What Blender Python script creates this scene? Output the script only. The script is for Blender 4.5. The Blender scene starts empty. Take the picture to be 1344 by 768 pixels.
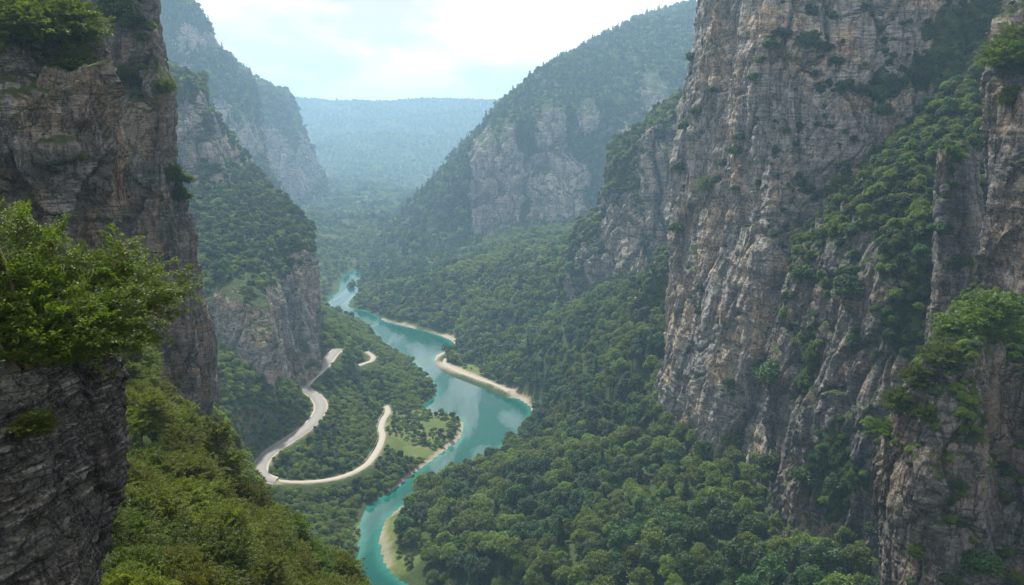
import bpy, math, random
import numpy as np
from mathutils import Vector
from mathutils.bvhtree import BVHTree

rng = np.random.default_rng(7)
random.seed(7)
scene = bpy.context.scene
COL = scene.collection

# ------------------------------------------------------------------ camera model
W, H, F = 1344.0, 768.0, 1050.0
PITCH = math.radians(11.5)
SP, CP = math.sin(PITCH), math.cos(PITCH)
CAM = np.array([0.0, 0.0, 200.0])


def P(px, py, d):
    """world point seen at photo position (px,py) at depth d metres"""
    u = (px - W / 2) / F
    v = (H / 2 - py) / F
    return CAM + d * np.array([u, CP + SP * v, -SP + CP * v])


def PZ(px, py, z):
    v = (H / 2 - py) / F
    return P(px, py, (z - CAM[2]) / (-SP + CP * v))


def project(Q):
    Q = np.asarray(Q, float) - CAM
    d = Q[..., 1] * CP - Q[..., 2] * SP
    up = Q[..., 1] * SP + Q[..., 2] * CP
    dd = np.where(d > .1, d, .1)
    return W / 2 + F * Q[..., 0] / dd, H / 2 - F * up / dd, d


# ------------------------------------------------------------------ noise
_perm = rng.permutation(256)
_perm = np.concatenate([_perm, _perm, _perm]).astype(np.int64)
_grad = rng.normal(size=(256, 3))
_grad /= np.linalg.norm(_grad, axis=1)[:, None]
_rnd = rng.random((256, 4))


def _h(i, j, k):
    return _perm[_perm[_perm[i & 255] + (j & 255)] + (k & 255)]


def perlin(p):
    p = np.asarray(p, float)
    i = np.floor(p).astype(np.int64)
    f = p - i
    u = f * f * f * (f * (f * 6 - 15) + 10)
    out = 0
    for a in (0, 1):
        for b in (0, 1):
            for c in (0, 1):
                g = _grad[_h(i[:, 0] + a, i[:, 1] + b, i[:, 2] + c)]
                dot = (g[:, 0] * (f[:, 0] - a) + g[:, 1] * (f[:, 1] - b) + g[:, 2] * (f[:, 2] - c))
                w = (u[:, 0] if a else 1 - u[:, 0]) * (u[:, 1] if b else 1 - u[:, 1]) * (u[:, 2] if c else 1 - u[:, 2])
                out = out + w * dot
    return out * 1.6


def fbm(p, octaves=4, gain=0.5):
    s, a, out = 1.0, 1.0, 0
    for o in range(octaves):
        out = out + a * perlin(p * s + o * 17.3)
        s *= 2.03
        a *= gain
    return out


def voronoi(p):
    """F1, F2, random id of the nearest cell"""
    N = len(p)
    F1 = np.full(N, 9.0)
    F2 = np.full(N, 9.0)
    ID = np.zeros(N)
    i = np.floor(p).astype(np.int64)
    f = p - i
    for a in (-1, 0, 1):
        for b in (-1, 0, 1):
            for c in (-1, 0, 1):
                h = _h(i[:, 0] + a, i[:, 1] + b, i[:, 2] + c)
                r = _rnd[h]
                d = np.sqrt((a + .1 + .8 * r[:, 0] - f[:, 0]) ** 2 + (b + .1 + .8 * r[:, 1] - f[:, 1]) ** 2
                            + (c + .1 + .8 * r[:, 2] - f[:, 2]) ** 2)
                near = d < F1
                F2 = np.where(near, F1, np.minimum(F2, d))
                ID = np.where(near, r[:, 3], ID)
                F1 = np.where(near, d, F1)
    return F1, F2, ID


def sstep(a, b, x):
    t = np.clip((x - a) / (b - a), 0, 1)
    return t * t * (3 - 2 * t)


# ------------------------------------------------------------------ mesh helpers
def mesh_from(name, V, Fc, smooth=True, attrs=None):
    """V (n,3), Fc (m,4) or (m,3) int array"""
    me = bpy.data.meshes.new(name)
    V = np.asarray(V, np.float32)
    Fc = np.asarray(Fc, np.int32)
    k = Fc.shape[1]
    me.vertices.add(len(V))
    me.vertices.foreach_set('co', V.ravel())
    me.loops.add(Fc.size)
    me.loops.foreach_set('vertex_index', Fc.ravel())
    me.polygons.add(len(Fc))
    me.polygons.foreach_set('loop_start', np.arange(0, Fc.size, k, dtype=np.int32))
    me.polygons.foreach_set('loop_total', np.full(len(Fc), k, np.int32))
    me.polygons.foreach_set('use_smooth', np.full(len(Fc), smooth))
    if attrs:
        for an, av in attrs.items():
            at = me.attributes.new(an, 'FLOAT', 'POINT')
            at.data.foreach_set('value', np.asarray(av, np.float32))
    me.update(calc_edges=True)
    return me


def link(name, me, mat=None, parent=None, **props):
    o = bpy.data.objects.new(name, me)
    COL.objects.link(o)
    if mat is not None and me is not None and not me.materials:
        me.materials.append(mat)
    if parent is not None:
        o.parent = parent
    for k, v in props.items():
        o[k] = v
    return o


def grid_faces(nu, nv):
    i = np.arange(nu - 1)[:, None] * nv + np.arange(nv - 1)[None, :]
    i = i.ravel()
    return np.stack([i, i + nv, i + nv + 1, i + 1], 1)


# ------------------------------------------------------------------ materials
class NT:
    def __init__(s, name):
        s.m = bpy.data.materials.new(name)
        s.m.use_nodes = True
        s.t = s.m.node_tree
        s.t.nodes.clear()
        s.out = s.n('ShaderNodeOutputMaterial')

    def n(s, kind, **kw):
        nd = s.t.nodes.new(kind)
        for k, v in kw.items():
            if k.startswith('i_'):
                nd.inputs[k[2:].replace('_', ' ')].default_value = v
            else:
                setattr(nd, k, v)
        return nd

    def l(s, a, b):
        s.t.links.new(a, b)

    def coords(s, scale=(1, 1, 1), rot=(0, 0, 0)):
        g = s.n('ShaderNodeTexCoord')
        m = s.n('ShaderNodeMapping')
        m.inputs['Scale'].default_value = scale
        m.inputs['Rotation'].default_value = rot
        s.l(g.outputs['Object'], m.inputs['Vector'])
        return m.outputs['Vector']

    def noise(s, vec, scale, detail=4, rough=.55, dist=0):
        nd = s.n('ShaderNodeTexNoise')
        nd.inputs['Scale'].default_value = scale
        nd.inputs['Detail'].default_value = detail
        nd.inputs['Roughness'].default_value = rough
        nd.inputs['Distortion'].default_value = dist
        s.l(vec, nd.inputs['Vector'])
        return nd.outputs['Fac']

    def voro(s, vec, scale, feature='F1', out='Distance'):
        nd = s.n('ShaderNodeTexVoronoi', feature=feature)
        nd.inputs['Scale'].default_value = scale
        s.l(vec, nd.inputs['Vector'])
        return nd.outputs[out]

    def ramp(s, fac, stops):
        nd = s.n('ShaderNodeValToRGB')
        cr = nd.color_ramp
        while len(cr.elements) < len(stops):
            cr.elements.new(.5)
        for e, (p, c) in zip(cr.elements, stops):
            e.position = p
            e.color = (c, c, c, 1) if isinstance(c, (int, float)) else (*c, 1)
        s.l(fac, nd.inputs['Fac'])
        return nd.outputs['Color']

    def mix(s, fac, a, b, mode='MIX'):
        nd = s.n('ShaderNodeMix', data_type='RGBA', blend_type=mode)
        for sock, v in ((nd.inputs[0], fac), (nd.inputs[6], a), (nd.inputs[7], b)):
            if isinstance(v, (int, float)):
                sock.default_value = v
            elif isinstance(v, tuple):
                sock.default_value = (*v, 1)
            else:
                s.l(v, sock)
        return nd.outputs[2]

    def math(s, op, a, b=0.0, clamp=False):
        nd = s.n('ShaderNodeMath', operation=op, use_clamp=clamp)
        for sock, v in ((nd.inputs[0], a), (nd.inputs[1], b)):
            if isinstance(v, (int, float)):
                sock.default_value = v
            else:
                s.l(v, sock)
        return nd.outputs[0]

    def attr(s, name):
        nd = s.n('ShaderNodeAttribute', attribute_name=name)
        return nd.outputs['Fac']

    def bump(s, h, strength, dist, prev=None):
        nd = s.n('ShaderNodeBump')
        nd.inputs['Strength'].default_value = strength
        nd.inputs['Distance'].default_value = dist
        s.l(h, nd.inputs['Height'])
        if prev is not None:
            s.l(prev, nd.inputs['Normal'])
        return nd.outputs['Normal']

    def principled(s, col, rough=.9, normal=None, spec=.2):
        b = s.n('ShaderNodeBsdfPrincipled')
        if isinstance(col, tuple):
            b.inputs['Base Color'].default_value = (*col, 1)
        else:
            s.l(col, b.inputs['Base Color'])
        if isinstance(rough, (int, float)):
            b.inputs['Roughness'].default_value = rough
        else:
            s.l(rough, b.inputs['Roughness'])
        b.inputs['Specular IOR Level'].default_value = spec
        if normal is not None:
            s.l(normal, b.inputs['Normal'])
        s.l(b.outputs[0], s.out.inputs['Surface'])
        return b


def rock_material(name, sc=1.0, grey=(.36, .358, .345), dark=(.085, .087, .09), warm=(.54, .39, .24),
                  pale=(.54, .53, .50), warm_amt=.5, bedtilt=(0, 0, 0), bump=1.0, moss=1.0):
    """layered limestone: grey and ochre patches, dark run-off streaks, bedding and joints; sc = metres multiplier"""
    m = NT(name)
    base = m.coords((1 / sc,) * 3, bedtilt)
    vert = m.coords((1 / sc, 1 / sc, .12 / sc), bedtilt)      # vertical streaks
    bed = m.coords((.18 / sc, .18 / sc, 1.6 / sc), bedtilt)       # flat bedding
    blk = m.coords((1 / sc, 1 / sc, .42 / sc), bedtilt)
    cr = m.coords((1 / sc, 1 / sc, .30 / sc), bedtilt)
    crk = m.noise(cr, .11, 8, .7, 1.1)
    n_big = m.noise(base, .035, 5, .6, .6)
    n_mid = m.noise(blk, .16, 6, .62, .4)
    n_streak = m.noise(vert, .28, 6, .65, .3)
    n_fine = m.noise(base, 1.3, 7, .7)
    n_bed = m.noise(bed, .6, 6, .65, .4)
    joints = m.voro(blk, .16, 'DISTANCE_TO_EDGE')
    joints2 = m.voro(blk, .5, 'DISTANCE_TO_EDGE')
    c = m.mix(m.ramp(n_mid, [(.36, 0), (.62, 1)]), dark, grey)
    c = m.mix(.30, c, grey)
    wm = m.math('MULTIPLY', m.ramp(n_big, [(.47, 0), (.56, 1)]), m.ramp(n_streak, [(.38, .15), (.56, 1)]))
    c = m.mix(m.math('MULTIPLY', wm, warm_amt), c, warm)
    c = m.mix(m.math('MULTIPLY', m.ramp(n_bed, [(.52, 0), (.72, 1)]), .55), c, pale)
    # weathering streaks
    c = m.mix(m.math('MULTIPLY', m.ramp(n_streak, [(.50, 0), (.68, 1)]), .55), c, dark)
    c = m.mix(m.ramp(joints2, [(0, .35), (.035, 0)]), c, dark)
    c = m.mix(m.ramp(crk, [(.478, 0), (.498, .85), (.502, .85), (.522, 0)]), c, tuple(x * .5 for x in dark))
    bl = m.noise(m.coords((.035 / sc, .035 / sc, .42 / sc), bedtilt), 1.0, 7, .62, .5)
    blm = m.math('MULTIPLY', m.ramp(bl, [(.484, 0), (.497, .9), (.503, .9), (.516, 0)]), m.ramp(n_mid, [(.42, 0), (.52, 1)]))
    c = m.mix(blm, c, tuple(x * .6 for x in dark))
    c = m.mix(m.ramp(n_fine, [(.3, .75), (.5, 0)]), c, dark)
    c = m.mix(m.ramp(n_fine, [(.55, 0), (.75, .45)]), c, pale)
    # moss and small plants where ledges hold soil
    geo = m.n('ShaderNodeNewGeometry')
    sep = m.n('ShaderNodeSeparateXYZ')
    m.l(geo.outputs['Normal'], sep.inputs[0])
    vegn = m.noise(base, .22, 6, .7)
    up = m.math('ADD', sep.outputs['Z'], m.math('MULTIPLY', m.math('SUBTRACT', vegn, .5), .9))
    veg = m.math('MAXIMUM', m.ramp(up, [(.55, 0), (.75, 1)]),
                 m.ramp(m.math('ADD', m.attr('veg'), m.math('SUBTRACT', m.noise(base, .35, 5, .7), .5)), [(.62, 0), (.80, 1)]))
    gcol = m.mix(m.noise(base, .9, 5, .7), (.020, .038, .012), (.060, .085, .022))
    c = m.mix(m.math('MULTIPLY', veg, moss), c, gcol)
    b = m.bump(n_mid, .6 * bump, 2.2 * sc)
    b = m.bump(n_bed, .75 * bump, .9 * sc, b)
    b = m.bump(m.ramp(joints, [(0, 0), (.06, 1)]), .5 * bump, .8 * sc, b)
    b = m.bump(m.ramp(joints2, [(0, 0), (.05, 1)]), .35 * bump, .3 * sc, b)
    b = m.bump(n_fine, .8 * bump, .5 * sc, b)
    b = m.bump(m.ramp(bl, [(.47, 1), (.5, 0), (.53, 1)]), .6 * bump, .7 * sc, b)
    b = m.bump(m.ramp(crk, [(.470, 1), (.5, 0), (.53, 1)]), .6 * bump, .8 * sc, b)
    m.principled(c, .92, b, .15)
    return m.m


def leaf_material(name, dark, light, trans=.35, hue=.5):
    m = NT(name)
    oi = m.n('ShaderNodeObjectInfo')
    geo = m.n('ShaderNodeNewGeometry')
    f = m.mix(.35, geo.outputs['Random Per Island'], oi.outputs['Random'])
    c = m.mix(f, dark, light)
    hs = m.n('ShaderNodeHueSaturation')
    m.l(c, hs.inputs['Color'])
    m.l(m.math('ADD', .5 - .022, m.math('MULTIPLY', oi.outputs['Random'], .045)), hs.inputs['Hue'])
    m.l(m.math('ADD', .78, m.math('MULTIPLY', oi.outputs['Random'], .5)), hs.inputs['Value'])
    c = hs.outputs['Color']
    d = m.n('ShaderNodeBsdfPrincipled')
    m.l(c, d.inputs['Base Color'])
    d.inputs['Roughness'].default_value = .55
    d.inputs['Specular IOR Level'].default_value = .25
    t = m.n('ShaderNodeBsdfTranslucent')
    tc = m.mix(1.0, c, (1.5, 1.45, .55), 'MULTIPLY')
    m.l(tc, t.inputs['Color'])
    mx = m.n('ShaderNodeMixShader')
    mx.inputs[0].default_value = trans
    m.l(d.outputs[0], mx.inputs[1])
    m.l(t.outputs[0], mx.inputs[2])
    m.l(mx.outputs[0], m.out.inputs['Surface'])
    return m.m


def bark_material():
    m = NT('bark')
    v = m.coords((1, 1, .25))
    n = m.noise(v, 9, 5, .65)
    c = m.mix(n, (.035, .028, .02), (.16, .13, .10))
    m.principled(c, .9, m.bump(n, .6, .05))
    return m.m


def ground_material():
    m = NT('forest_floor')
    v = m.coords()
    n1 = m.noise(v, .05, 5, .6)
    n2 = m.noise(v, .9, 6, .7)
    g = m.mix(n2, (.018, .034, .010), (.055, .085, .022))
    g = m.mix(m.ramp(n1, [(.45, 0), (.65, .5)]), g, (.050, .065, .022))
    fl = m.mix(n2, (.045, .080, .018), (.125, .165, .045))
    fl = m.mix(m.ramp(m.noise(v, .11, 5, .6), [(.5, 0), (.68, .8)]), fl, (.17, .155, .075))
    c = m.mix(m.math('MULTIPLY', m.attr('meadow'), m.ramp(n1, [(.3, .6), (.5, 1)])), g, fl)
    sand = m.mix(n2, (.20, .17, .125), (.42, .37, .30))
    c = m.mix(m.attr('beach'), c, sand)
    geo = m.n('ShaderNodeNewGeometry')
    sep = m.n('ShaderNodeSeparateXYZ')
    m.l(geo.outputs['Normal'], sep.inputs[0])
    rk = m.mix(n2, (.06, .055, .045), (.24, .22, .19))
    steep = m.ramp(m.math('ADD', sep.outputs['Z'], m.math('MULTIPLY', m.math('SUBTRACT', n2, .5), .5)), [(.24, 1), (.36, 0)])
    c = m.mix(steep, c, rk)
    b = m.bump(n2, .9, .8)
    m.principled(c, .95, b, .1)
    return m.m


def water_material():
    m = NT('river_water')
    v = m.coords((1, .55, 1))
    n = m.noise(v, .30, 5, .62, .3)
    n2 = m.noise(v, 1.6, 3, .6)
    big = m.noise(m.coords(), .014, 4, .55, .6)
    deep = m.mix(big, (.001, .040, .034), (.003, .080, .066))
    shal = (.03, .17, .14)
    c = m.mix(m.attr('shallow'), deep, shal)
    b = m.bump(n, .16, .6)
    b = m.bump(n2, .10, .12, b)
    p = m.principled(c, m.ramp(big, [(.42, .03), (.6, .16)]), b, .5)
    calm = m.noise(m.coords((1, .22, 1)), .022, 4, .55, .8)
    m.l(m.ramp(calm, [(.47, .06), (.60, 1.0)]), p.inputs['Specular IOR Level'])
    p.inputs['IOR'].default_value = 1.42
    return m.m


def road_material(name, a, b_):
    m = NT(name)
    v = m.coords()
    n = m.noise(v, .5, 6, .65)
    n2 = m.noise(v, 6, 3, .6)
    c = m.mix(n, a, b_)
    c = m.mix(m.math('MULTIPLY', n2, .3), c, tuple(x * .6 for x in a))
    m.principled(c, .9, m.bump(n2, .3, .05))
    return m.m


def plain(name, col, rough=.6, spec=.3, metal=0):
    m = NT(name)
    n = m.noise(m.coords(), 3, 4, .6)
    c = m.mix(m.math('MULTIPLY', n, .5), col, tuple(x * .55 for x in col))
    p = m.principled(c, rough, None, spec)
    p.inputs['Metallic'].default_value = metal
    return m.m


M_ROCK = rock_material('limestone_wall', 1.0, warm_amt=.75)
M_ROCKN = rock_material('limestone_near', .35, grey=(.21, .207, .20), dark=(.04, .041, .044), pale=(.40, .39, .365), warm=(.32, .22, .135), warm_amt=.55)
M_ROCKSH = rock_material('shaded_limestone', .8, grey=(.19, .19, .186), dark=(.04, .042, .046), pale=(.36, .35, .33), warm=(.36, .26, .17), warm_amt=.5)  # limestone with the shade of the right-hand pillars put into darker colours
M_ROCKF = rock_material('limestone_far', 2.6, grey=(.36, .34, .32), warm=(.50, .41, .33), warm_amt=.6)
M_OUT = rock_material('layered_outcrop', .085, grey=(.085, .088, .092), dark=(.018, .019, .022), warm=(.22, .19, .16),
                      pale=(.46, .46, .45), warm_amt=.2, bedtilt=(math.radians(12), math.radians(24), 0), bump=1.2, moss=.25)
M_LEAF = leaf_material('broadleaf_foliage', (.036, .078, .010), (.145, .195, .024), .40)
M_LEAFD = leaf_material('dark_foliage', (.014, .040, .012), (.055, .105, .020), .28)
M_LEAFY = leaf_material('young_foliage', (.042, .070, .009), (.135, .160, .020), .45)
M_LEAFN = leaf_material('fresh_foliage', (.060, .112, .012), (.165, .225, .030), .45)
M_LEAFB = leaf_material('bush_foliage', (.030, .062, .009), (.095, .140, .020), .40)
M_BARK = bark_material()
M_GROUND = ground_material()
M_WATER = water_material()
M_ROAD = road_material('pale_asphalt', (.20, .197, .19), (.29, .285, .275))
M_TRACK = road_material('gravel', (.27, .25, .21), (.40, .37, .32))
M_RAIL = plain('weathered_rail', (.62, .60, .56), .6)
M_SHOULDER = road_material('gravel_shoulder', (.34, .31, .25), (.50, .46, .38))

# ------------------------------------------------------------------ river outline (z = 0)
LEFT = [(455, 768), (466, 735), (473, 705), (471, 686), (485, 662), (516, 644), (548, 618), (583, 592), (605, 573), (608, 556),
        (597, 546), (572, 543), (556, 532), (571, 518), (570, 505), (554, 492), (545, 478), (526, 468), (503, 452),
        (488, 433), (474, 424), (460, 416), (436, 409), (431, 392), (444, 383), (446, 371), (452, 361), (464, 355),
        (480, 349), (500, 345), (525, 343)]
RIGHT = [(560, 790), (530, 765), (508, 745), (500, 722), (499, 700), (507, 682), (528, 664), (552, 645), (580, 630), (622, 612), (655, 590),
         (678, 570), (692, 552), (697, 538), (688, 528), (661, 514), (628, 500), (600, 488), (578, 479), (570, 471),
         (580, 463), (599, 457), (590, 446), (562, 436), (534, 429), (506, 422), (487, 410), (464, 405), (457, 401),
         (462, 392), (477, 379), (473, 373), (479, 362), (492, 352), (508, 348), (528, 347)]
Lw = np.array([PZ(x, y, 0)[:2] for x, y in LEFT])
Rw = np.array([PZ(x, y, 0)[:2] for x, y in RIGHT])
# behind the frame the river carries on below the viewpoint
Lw = np.vstack([[(18, -200), (16, 60), (4, 140), (-24, 220), (-54, 290)], Lw])
Rw = np.vstack([[(52, -200), (50, 60), (42, 140), (18, 220), (-14, 290)], Rw])


def densify(pl, step, smooth=True):
    pl = np.asarray(pl, float)
    out = []
    n = len(pl)
    for i in range(n - 1):
        p0, p1, p2, p3 = pl[max(i - 1, 0)], pl[i], pl[i + 1], pl[min(i + 2, n - 1)]
        k = max(1, int(np.linalg.norm(p2 - p1) / step))
        for j in range(k):
            t = j / k
            if smooth:
                out.append(.5 * ((2 * p1) + (-p0 + p2) * t + (2 * p0 - 5 * p1 + 4 * p2 - p3) * t * t + (-p0 + 3 * p1 - 3 * p2 + p3) * t ** 3))
            else:
                out.append(p1 + (p2 - p1) * t)
    out.append(pl[-1])
    return np.array(out)


Ld = densify(Lw, 4)
Rd = densify(Rw, 4)
POLY = np.vstack([Ld, Rd[::-1]])


def in_poly(pts, poly):
    x, y = pts[:, 0], pts[:, 1]
    inside = np.zeros(len(pts), bool)
    x0, y0 = poly[:, 0], poly[:, 1]
    x1, y1 = np.roll(x0, -1), np.roll(y0, -1)
    for a, b, c, d in zip(x0, y0, x1, y1):
        if b == d:
            continue
        cond = ((b > y) != (d > y))
        xi = (c - a) * (y - b) / (d - b) + a
        inside ^= cond & (x < xi)
    return inside


def near_dist(pts, line, chunk=20000, arg=False):
    line = np.asarray(line)
    D = np.empty(len(pts))
    A = np.empty(len(pts), int)
    for s in range(0, len(pts), chunk):
        q = pts[s:s + chunk]
        dd = (q[:, None, 0] - line[None, :, 0]) ** 2 + (q[:, None, 1] - line[None, :, 1]) ** 2
        a = dd.argmin(1)
        A[s:s + chunk] = a
        D[s:s + chunk] = np.sqrt(dd[np.arange(len(q)), a])
    return (D, A) if arg else D


# ------------------------------------------------------------------ roads (x, y, z) in metres
ROAD_UP = densify([PZ(*p) for p in [(443, 459, 41), (435, 467, 40), (425, 480, 39), (412, 492, 37.5),
                                    (400, 504, 35.5), (402, 512, 34.5), (414, 520, 33), (421, 532, 31.5), (417, 546, 30), (402, 562, 28.5), (380, 577, 27),
                                    (360, 590, 26), (346, 603, 25), (341, 615, 24), (347, 626, 23), (362, 631, 21.5)]], 2)
ROAD_LOW = densify([PZ(*p) for p in [(362, 631, 21.5), (385, 633, 18.5), (415, 632, 15.5), (441, 628, 13), (464, 620, 11), (482, 609, 9.5), (493, 595, 8.5),
                                     (500, 581, 7.5), (502, 571, 7), (500, 562, 6.5), (503, 551, 6), (509, 541, 5.5), (507, 533, 5)]], 2)
ROAD_FAR = densify([PZ(*p) for p in [(468, 481, 15), (478, 477, 14), (487, 474, 13.5), (490, 469, 13.5), (486, 465, 14), (481, 462, 15)]], 2)
TRACK = densify([PZ(*p) for p in [(604, 463, 3), (592, 467, 2.6), (584, 473, 2.4), (587, 480, 2.4), (602, 488, 2.4), (624, 496, 2.6), (650, 505, 2.8), (668, 514, 2.6)]], 2)

# ------------------------------------------------------------------ terrain sheet
CTRL = []


def g(px, py, z=None, d=None, dh=0):
    q = PZ(px, py, z) if z is not None else P(px, py, d)
    CTRL.append((q[0], q[1], q[2] - dh))


def gw(x, y, z):
    CTRL.append((x, y, z))


for (px, py, z) in [  # right bank, below the walls
    (870, 575, 47), (960, 660, 50), (1100, 715, 55), (800, 480, 60), (740, 425, 52), (830, 530, 50),
    (690, 380, 52), (640, 395, 32), (600, 395, 24), (560, 385, 26), (520, 385, 16), (560, 415, 8), (640, 450, 12),
    (700, 500, 16), (660, 480, 6), (760, 560, 26), (820, 620, 36), (900, 700, 46), (1000, 768, 56), (700, 620, 16),
    (760, 700, 30), (640, 700, 17), (600, 680, 8), (850, 768, 44), (700, 768, 30), (620, 768, 20), (560, 740, 8), (540, 700, 5),
    (700, 430, 28), (760, 480, 40), (750, 530, 24)]:
    g(px, py, z)
for (px, py, z) in [  # left bank: road terraces, spur, meadow
    (440, 440, 36), (430, 410, 34), (470, 440, 13), (455, 420, 10), (520, 482, 6), (540, 500, 5), (500, 490, 11), (470, 500, 19), (440, 500, 27),
    (455, 540, 20), (430, 575, 20), (400, 600, 21), (460, 590, 13), (540, 540, 5), (530, 560, 4), (580, 565, 2.2), (560, 580, 2.4), (520, 600, 4),
    (500, 630, 4), (450, 650, 7), (420, 660, 10), (440, 690, 6), (520, 520, 7), (490, 535, 12), (380, 545, 40), (390, 520, 42), (330, 560, 46), (360, 565, 35), (310, 600, 40),
    (300, 640, 30), (330, 660, 20), (380, 670, 14), (400, 720, 7), (300, 540, 56), (270, 520, 66)]:
    g(px, py, z)
for p in ROAD_UP[::14]:
    gw(*p)
for p in ROAD_LOW[::14]:
    gw(*p)
for p in ROAD_FAR[::14]:
    gw(*p)
for (px, py, d, dh) in [  # near slope that falls away from the viewpoint on the left
    (300, 760, 30, 5), (430, 765, 60, 6), (495, 765, 92, 7), (200, 620, 45, 5), (300, 650, 62, 6), (420, 700, 100, 7), (350, 672, 92, 7),
    (240, 560, 110, 6), (275, 585, 150, 8), (305, 645, 150, 9), (360, 690, 125, 9), (180, 520, 70, 5), (230, 500, 170, 4), (270, 530, 210, 4),
    (170, 440, 110, 4), (100, 420, 70, 4), (120, 700, 24, 5)]:
    g(px, py, None, d, dh)
for (x, y, z) in [(-8, 0, 188), (-10, -80, 195), (-60, 0, 200), (-120, 60, 215), (-35, 50, 172), (-100, 120, 175), (-150, 200, 170), (-130, 250, 105), (-180, 300, 120), (-130, 350, 40),
                  (-84, 235, 84), (-102, 290, 55), (-112, 330, 38), (-60, 240, 40), (-78, 300, 22), (-95, 345, 20), (-30, 190, 30), (-40, 180, 62), (-10, 120, 70), (10, 60, 70),
                  (60, 100, 25), (110, 150, 66), (140, 40, 80), (160, 180, 110), (150, 260, 80), (200, 400, 100),
                  (-200, 500, 70), (-270, 700, 70), (-320, 950, 60), (-450, 1200, 60), (-260, 1150, 20), (-420, 1500, 60), (-200, 1450, 25), (0, 1400, 70), (200, 1200, 60), (300, 900, 60), (250, 650, 70), (-20, 1250, 60)]:
    gw(x, y, z)
for q in list(Lw[6:]) + list(Rw[6:]):
    gw(q[0], q[1], 0.6)
CT = np.array(CTRL)


def tps(r2):
    return np.where(r2 > 1e-9, .5 * r2 * np.log(np.maximum(r2, 1e-9)), 0)


CS = 1 / 300.0
cx = CT[:, :2] * CS
K = tps(((cx[:, None] - cx[None]) ** 2).sum(-1)) + np.eye(len(cx)) * 2e-4
A = np.block([[K, np.c_[np.ones(len(cx)), cx]], [np.c_[np.ones(len(cx)), cx].T, np.zeros((3, 3))]])
SOL = np.linalg.solve(A, np.r_[CT[:, 2], 0, 0, 0])


def rbf(xy):
    out = np.empty(len(xy))
    for s in range(0, len(xy), 20000):
        q = xy[s:s + 20000] * CS
        out[s:s + 20000] = tps(((q[:, None] - cx[None]) ** 2).sum(-1)) @ SOL[:-3] + SOL[-3] + q @ SOL[-2:]
    return out


def axis(a, b, step, lo, hi, grow=1.10):
    mid = list(np.arange(a, b + .1, step))
    s = step
    right, x = [], mid[-1]
    while x < hi:
        s = min(s * grow, 48)
        x += s
        right.append(x)
    s, x, left = step, mid[0], []
    while x > lo:
        s = min(s * grow, 60)
        x -= s
        left.append(x)
    return np.array(left[::-1] + mid + right)


AX = axis(-260, 260, 2.5, -2300, 2300)
AY = axis(0, 900, 2.5, -300, 6900, 1.03)
GX, GY = np.meshgrid(AX, AY, indexing='ij')
XY = np.stack([GX.ravel(), GY.ravel()], 1)


def terrain_z(XY):
    n = len(XY)
    p3 = np.c_[XY, np.zeros(n)]
    zn = np.clip(rbf(XY), 0.6, 330)
    zn = zn + 2.2 * fbm(p3 / 38, 3) * sstep(3, 20, zn) + .5 * fbm(p3 / 9, 2) * sstep(2, 6, zn)
    x, y = XY[:, 0], XY[:, 1]
    yy = y + 160 * fbm(p3 / 900, 3)
    zf = 18 + 360 * sstep(2600, 5200, yy + .10 * np.abs(x + 300)) + 250 * sstep(350, 1300, np.abs(x + 330 + .05 * y))
    zf += 46 * fbm(p3 / 420 + 7, 5) * sstep(1500, 2400, y)
    top = 356 + 15 * fbm(p3 / 700 + 3, 2) + .0028 * np.minimum(0, x + 200) * -1 * 0
    zf = np.where(zf > top, top + (zf - top) * .06, zf)
    w = sstep(1250, 1750, y)
    z = zn * (1 - w) + zf * w
    side = sstep(300, 700, np.abs(x))
    z = z * (1 - side * (1 - w)) + np.minimum(z, 220) * side * (1 - w)
    # river channel
    dist = near_dist(XY, POLY)
    ins = in_poly(XY, POLY)
    low = .35 + .22 * dist
    wr = sstep(3, 20, dist)
    z = np.where(ins, -np.minimum(4, .4 + dist * .25), low * (1 - wr) + z * wr)
    # road benches
    for rd, hw in ((ROAD_UP, 4.6), (ROAD_LOW, 3.2), (ROAD_FAR, 2.8), (TRACK, 2.2)):
        D, a = near_dist(XY, rd, arg=True)
        wv = 1 - sstep(hw, hw + 9.5, D)
        z = z * (1 - wv) + (rd[a, 2] - .12) * wv
    return z, dist, ins


Z, RDIST, RIN = terrain_z(XY)
# beaches and meadow: where bare gravel and grass really are
pxs, pys, dps = project(np.c_[XY, Z])
BE = densify([PZ(*p)[:2] for p in [(500, 420, 0), (534, 429, 0), (562, 436, 0), (590, 446, 0), (600, 457, 0), (578, 464, 0), (570, 471, 0), (578, 479, 0), (600, 488, 0), (628, 500, 0), (661, 514, 0), (690, 529, 0), (697, 538, 0)]] , 4)
db = near_dist(XY, BE)
nz = fbm(np.c_[XY, np.zeros(len(XY))] / 22, 3)
nz2 = fbm(np.c_[XY, np.zeros(len(XY))] / 55 + 4, 3)
beach = 1 - sstep(3.0, 7.0, db + 3.5 * nz + 5.5 * nz2)
BE2 = densify([PZ(*p)[:2] for p in [(608, 556, 0), (605, 573, 0), (583, 592, 0), (548, 618, 0), (516, 644, 0)]], 4)
beach = np.maximum(beach, 1 - sstep(1.5, 4, near_dist(XY, BE2) + 1.2 * nz))
BE3 = densify([PZ(*p)[:2] for p in [(528, 664, 0), (507, 682, 0), (499, 700, 0), (500, 722, 0), (508, 745, 0)]], 4)
beach = np.maximum(beach, .6 * (1 - sstep(1.5, 5, near_dist(XY, BE3) + 3 * nz)))
for rd, hw in ((ROAD_UP, 5.6), (ROAD_LOW, 3.2), (ROAD_FAR, 2.8)):
    beach = np.maximum(beach, .5 * (1 - sstep(hw - 1.2, hw - .2, near_dist(XY, rd) + .8 * nz)))
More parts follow.
